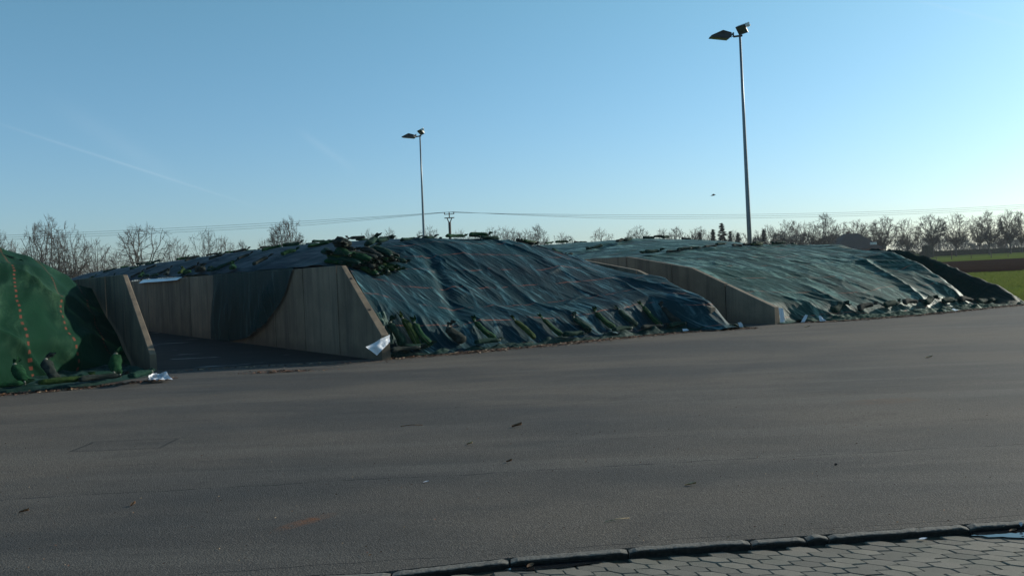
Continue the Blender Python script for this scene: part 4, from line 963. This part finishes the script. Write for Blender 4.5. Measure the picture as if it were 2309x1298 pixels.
RR = [(1993, 493, 62, 205, 0), (2050, 497, 54, 205, 3), (2106, 487, 62, 200, 0), (2158, 485, 60, 200, 3), (2212, 490, 42, 215, 0), (2233, 479, 52, 200, 3), (2262, 496, 40, 230, 4), (2281, 478, 50, 200, 0), (2307, 481, 44, 205, 3), (2350, 475, 60, 200, 0)]
for k, (x, y, w_, d_, kd) in enumerate(RR):
    tree(kd, x, y, w_*1.05, d_, ['first roadside tree right of the farmhouse, dense and round', 'second roadside tree right of the farmhouse, smaller and pale', 'third roadside tree, wide fan-shaped crown above the clipped hedge block', 'fourth roadside tree, fan-shaped crown right of the clipped hedge block', 'fifth roadside tree, slim', 'sixth roadside tree, tall', 'seventh roadside tree, low and brown', 'eighth roadside tree, tall and near the right edge', 'ninth roadside tree, cut by the right edge', 'tenth roadside tree, just beyond the right edge'][k], GR)
# spruces
def spruce(px, ytop, wpx, dist, label):
    X = (px-1154.5)/F_*dist; z0 = gz((X, dist)); h = 1.66+(yh(px)-ytop)/F_*dist-z0; r = wpx/F_*dist/2*1.5
    root = empty('spruce_tree', (X, dist, z0), label, 'tree', 'dark spruces left of the tall floodlight pole'); b = Vector((X, dist, z0))
    MB().tube([b, b+Vector((0, 0, h*.97))], [.18, .02], 6).obj('trunk', M['bark'], root)
    rs = random.Random(int(px)); V = []; F = []
    for k in range(1500):
        f = rs.random()**.75; z = h*(1-f)*1.0; rad = r*(f**.8)*(.85+.3*math.sin(f*34)); a = rs.uniform(0, 6.28); q = rs.uniform(.35, 1.05)
        c = b+Vector((rad*q*math.cos(a), rad*q*math.sin(a), z-.12*rad*q)); l = rs.uniform(.2, .45); d = Vector((math.cos(a), math.sin(a), -.15)); sd = Vector((-math.sin(a), math.cos(a), rs.uniform(-.6, .6)))
        i = len(V); V += [c-d*l, c+sd*l*.5, c+d*l*1.4, c-sd*l*.5]; F.append([i, i+1, i+2, i+3])
    obj('crown', V, F, M['needles'], root); return root
for a in [(1612, 517, 14, 190, 'narrow spruce left of the broad dark one'), (1632, 503, 32, 190, 'broad dark spruce, tallest of the evergreens'), (1651, 521, 13, 190, 'small spruce right of the broad dark one'), (1668, 524, 13, 195, 'small spruce just left of the floodlight pole'), (1726, 519, 12, 185, 'thin dark conifer right of the floodlight pole'), (1583, 524, 12, 195, 'small conifer left of the evergreen group')]: spruce(*a)

# far hazy woodland behind the row on the right, and low scrub along the horizon
def wood(name, specs, mat, label, n):
    V = []; F = []; rs = random.Random(5)
    for (x0, x1, ytop, dist) in specs:
        for _ in range(n):
            px = rs.uniform(x0, x1); dd = dist*rs.uniform(.92, 1.08); X = (px-1154.5)/F_*dd; z0 = gz((min(X, 300), min(dd, 340)))
            hmax = max(1.2, 1.66+(yh(px)-ytop)/F_*dd-z0); hmax *= .6+.55*float(vn(np.array(px*.045), np.array(dist*.1), 3))
            h = hmax*rs.random()**.7; l = rs.uniform(.6, 1.6); a = rs.uniform(-.6, .6); w_ = rs.uniform(.05, .13)
            p = Vector((X, dd, z0+h)); d = Vector((math.sin(a)*.8, rs.uniform(-.3, .3), math.cos(a)))*l; sd = Vector((w_, 0, 0)); i = len(V)
            V += [p-d*.5-sd, p-d*.5+sd, p+d*.5]; F.append([i, i+1, i+2])
    return tag(obj(name, V, F, mat), label, None, None, 'stuff')
wood('woodland', [(2000, 2420, 526, 420), (2020, 2420, 540, 330), (1700, 2000, 532, 260)], M['twigA'], 'far hazy woodland behind the roadside trees', 5000)
wood('scrub', [(700, 1600, 548, 330), (-60, 720, 610, 240)], M['twigB'], 'low scrub along the far edge of the fields', 5000)
# clipped hedge block, low hedge line, fence
def leafy_box(name, c, size, label, cat, n=900, mat='hedge'):
    rs = random.Random(3); V = []; F = []; c = Vector(c)
    MBx = MB().box(c+Vector((0, 0, size[2]/2)), (size[0]*.94, size[1]*.94, size[2]*.95)); V += MBx.V; F += MBx.F
    for _ in range(n):
        f = rs.randrange(3); p = [rs.uniform(-.5, .5) for _ in range(3)]; p[f] = rs.choice((-.5, .5))*rs.uniform(.93, 1.05)
        q = c+Vector((p[0]*size[0], p[1]*size[1], (p[2]+.5)*size[2])); l = rs.uniform(.06, .16); i = len(V)
        V += [q+Vector((rs.uniform(-l, l), rs.uniform(-l, l), rs.uniform(-l, l))) for _ in range(3)]; F.append([i, i+1, i+2])
    o = obj(name, V, F, M[mat], origin=c); return tag(o, label, cat)
def at(px, dist): X = (px-1154.5)/F_*dist; return (X, dist, gz((X, dist)))
leafy_box('hedge', at(2094, 195), (1.9, 1.6, 2.6), 'clipped dark hedge block below the third roadside tree', 'hedge')
leafy_box('hedge', at(2052, 200), (2.0, 1.4, 1.6), 'smaller hedge block below the second roadside tree', 'hedge')
p0, p1 = at(2070, 215), at(2330, 215)
leafy_box('hedge', ((p0[0]+p1[0])/2, 215, p0[2]), (p1[0]-p0[0], 1.2, 1.3), 'long low hedge line behind the green field', 'hedge', 4000)
fence = empty('wire_fence', at(2148, 88), 'wire fence with thin posts across the green field at right', 'fence')
fp = [(at(x, 150)) for x in (2080, 2113, 2148, 2192, 2237, 2275, 2325)]
for k, p in enumerate(fp):
    P0 = Vector(p); big = k in (2, 4)
    MB().tube([P0, P0+Vector((0, 0, 1.35 if big else .95))], .065 if big else .04, 6).obj('post', M['wood_pole'], fence)
for h_ in (.45, .85): MB().tube([Vector(p)+Vector((0, 0, h_)) for p in fp], .012, 4).obj('wire', M['wire'], fence)
q = Vector(at(1971, 195)); MB_ = MB().tube([q, q+Vector((0, 0, 3.2))], .07, 6).box(q+Vector((0, 0, 3.25)), (.3, .2, .12)); tag(MB_.obj('pale_post', M['metal_white'], origin=q), 'thin white post right of the farmhouse', 'post')

# ------------------------------------------------------------------ farmhouse
hx, hy = (1918-1154.5)/F_*190, 190.0; hz_ = gz((hx, hy)); H0 = Vector((hx, hy, hz_))
fh = empty('farmhouse', H0, 'brick farmhouse with a dark hipped roof half hidden among bare trees', 'house')
MB().box(H0+Vector((0, 0, 1.3)), (8.6, 9, 2.6)).obj('wall', M['brick'], fh)
rz0, rz1 = 2.5, 5.9
V = [H0+Vector(p) for p in ((-5.2, -5.2, rz0), (5.2, -5.2, rz0), (5.2, 5.2, rz0), (-5.2, 5.2, rz0), (-.9, -1.2, rz1), (1.6, -1.2, rz1), (1.6, 1.2, rz1), (-.9, 1.2, rz1))]
rf = MB().add(V, [[3, 2, 1, 0], [0, 1, 5, 4], [1, 2, 6, 5], [2, 3, 7, 6], [3, 0, 4, 7], [4, 5, 6, 7]]).obj('roof', M['roof_dark'], fh)
MB().box(H0+Vector((-.2, 0, rz1+.15)), (.5, .5, .7)).obj('chimney', M['brick'], rf)
MB().box(H0+Vector((3.3, -4.6, 3.55)), (1.3, .3, .5)).obj('dormer', M['frame'], fh)
for x in (-2.6, .2, 2.6):
    wf = MB().box(H0+Vector((x, -4.53, 1.5)), (1.2, .1, 1.2)).obj('window', M['frame'], fh)
    MB().box(H0+Vector((x, -4.6, 1.5)), (1.0, .06, 1.0)).obj('pane', M['window'], wf)
A0 = Vector(((1957-1154.5)/F_*188, 186.5, hz_)); ax = empty('outbuilding', A0, 'low outbuilding with a red tiled roof beside the farmhouse', 'building')
MB().box(A0+Vector((0, 0, .9)), (3.6, 4, 1.8)).obj('wall', M['brick'], ax)
V = [A0+Vector(p) for p in ((-2.2, -2.6, 1.7), (2.2, -2.6, 1.7), (2.2, 2.6, 1.7), (-2.2, 2.6, 1.7), (-1.6, 0, 3.3), (1.0, 0, 3.3))]
MB().add(V, [[3, 2, 1, 0], [0, 1, 5, 4], [1, 2, 5], [2, 3, 4, 5], [3, 0, 4]]).obj('roof', M['roof_red'], ax)
MB().box(A0+Vector((-.8, -2.75, 1.62)), (2.0, .2, .18)).obj('gutter_board', M['frame'], ax)

# ------------------------------------------------------------------ bird
B0 = Vector((.2310*75, 75.0, 1.66+.0785*75)); bd = empty('bird', B0, 'dark bird gliding in the sky left of the tall floodlight pole', 'bird')
MB().tube([B0+Vector(p) for p in ((-.2, 0, -.05), (-.12, 0, -.02), (0, 0, 0), (.1, 0, .02), (.16, 0, .03), (.19, 0, .03))], [.01, .035, .05, .035, .025, .005], 8).obj('body', M['bird'], bd, True)
for s_ in (-1, 1):
    V = [B0+Vector(p) for p in ((-.07, 0, .02), (.07, 0, .02), (.04, s_*.18, .12), (-.02, s_*.34, .08), (-.1, s_*.20, .09), (-.07, 0, .0), (.07, 0, .0), (.04, s_*.18, .105), (-.02, s_*.34, .07), (-.1, s_*.20, .075))]
    obj('wing', V, [[0, 1, 2, 3, 4], [9, 8, 7, 6, 5], [0, 5, 6, 1], [1, 6, 7, 2], [2, 7, 8, 3], [3, 8, 9, 4], [4, 9, 5, 0]], M['bird'], bd)
V = [B0+Vector(p) for p in ((-.18, 0, -.04), (-.32, -.06, -.07), (-.32, .06, -.07), (-.3, 0, -.085))]
obj('tail', V, [[0, 1, 2], [0, 3, 1], [0, 2, 3], [1, 3, 2]], M['bird'], bd)

# ------------------------------------------------------------------ grass
def grass(name, n, area, hmin, hmax, label):
    V = []; F = []
    for _ in range(n):
        x, y = area(); z = gz((x, y)); h = random.uniform(hmin, hmax)*(.5+float(vn(np.array(x*.8), np.array(y*.8), 4))); a = random.uniform(0, 6.28); w_ = random.uniform(.01, .022); ln = random.uniform(-.4, .4)*h
        i = len(V); V += [(x-w_*math.cos(a), y-w_*math.sin(a), z), (x+w_*math.cos(a), y+w_*math.sin(a), z), (x+ln*math.sin(a), y+ln*math.cos(a), z+h)]; F.append([i, i+1, i+2])
    return tag(obj(name, V, F, M['grass_blade']), label, None, None, 'stuff')
def ar1():
    u = 30.1+abs(random.gauss(0, 4.5)); v = random.uniform(10.5, 26) if random.random() < .6 else random.uniform(14, 40); lim = np.interp(u, [30, 60], [14.1, 10.3])
    p = Wp(u, max(v, lim+.05)); return p.x, p.y
grass('grass', 42000, ar1, .08, .24, 'rough green grass beside the far right wall')
def ar2():
    y = random.uniform(45, 72); return y*random.uniform(.42, .66), y
grass('grass', 26000, ar2, .06, .14, 'green field grass before the ploughed strip')

# ------------------------------------------------------------------ hazy air
def haze_mat():
    m = D.materials.new('haze'); m.use_nodes = True; n = m.node_tree.nodes; n.clear()
    o = n.new('ShaderNodeOutputMaterial'); v = n.new('ShaderNodeVolumePrincipled'); v.inputs['Color'].default_value = (.86, .93, 1, 1); v.inputs['Density'].default_value = .0002; v.inputs['Anisotropy'].default_value = .2
    m.node_tree.links.new(v.outputs[0], o.inputs['Volume']); return m
hz = MB().box((0, 0, 8.5), (3200, 3200, 20)).obj('haze', haze_mat()); tag(hz, kind='stuff')
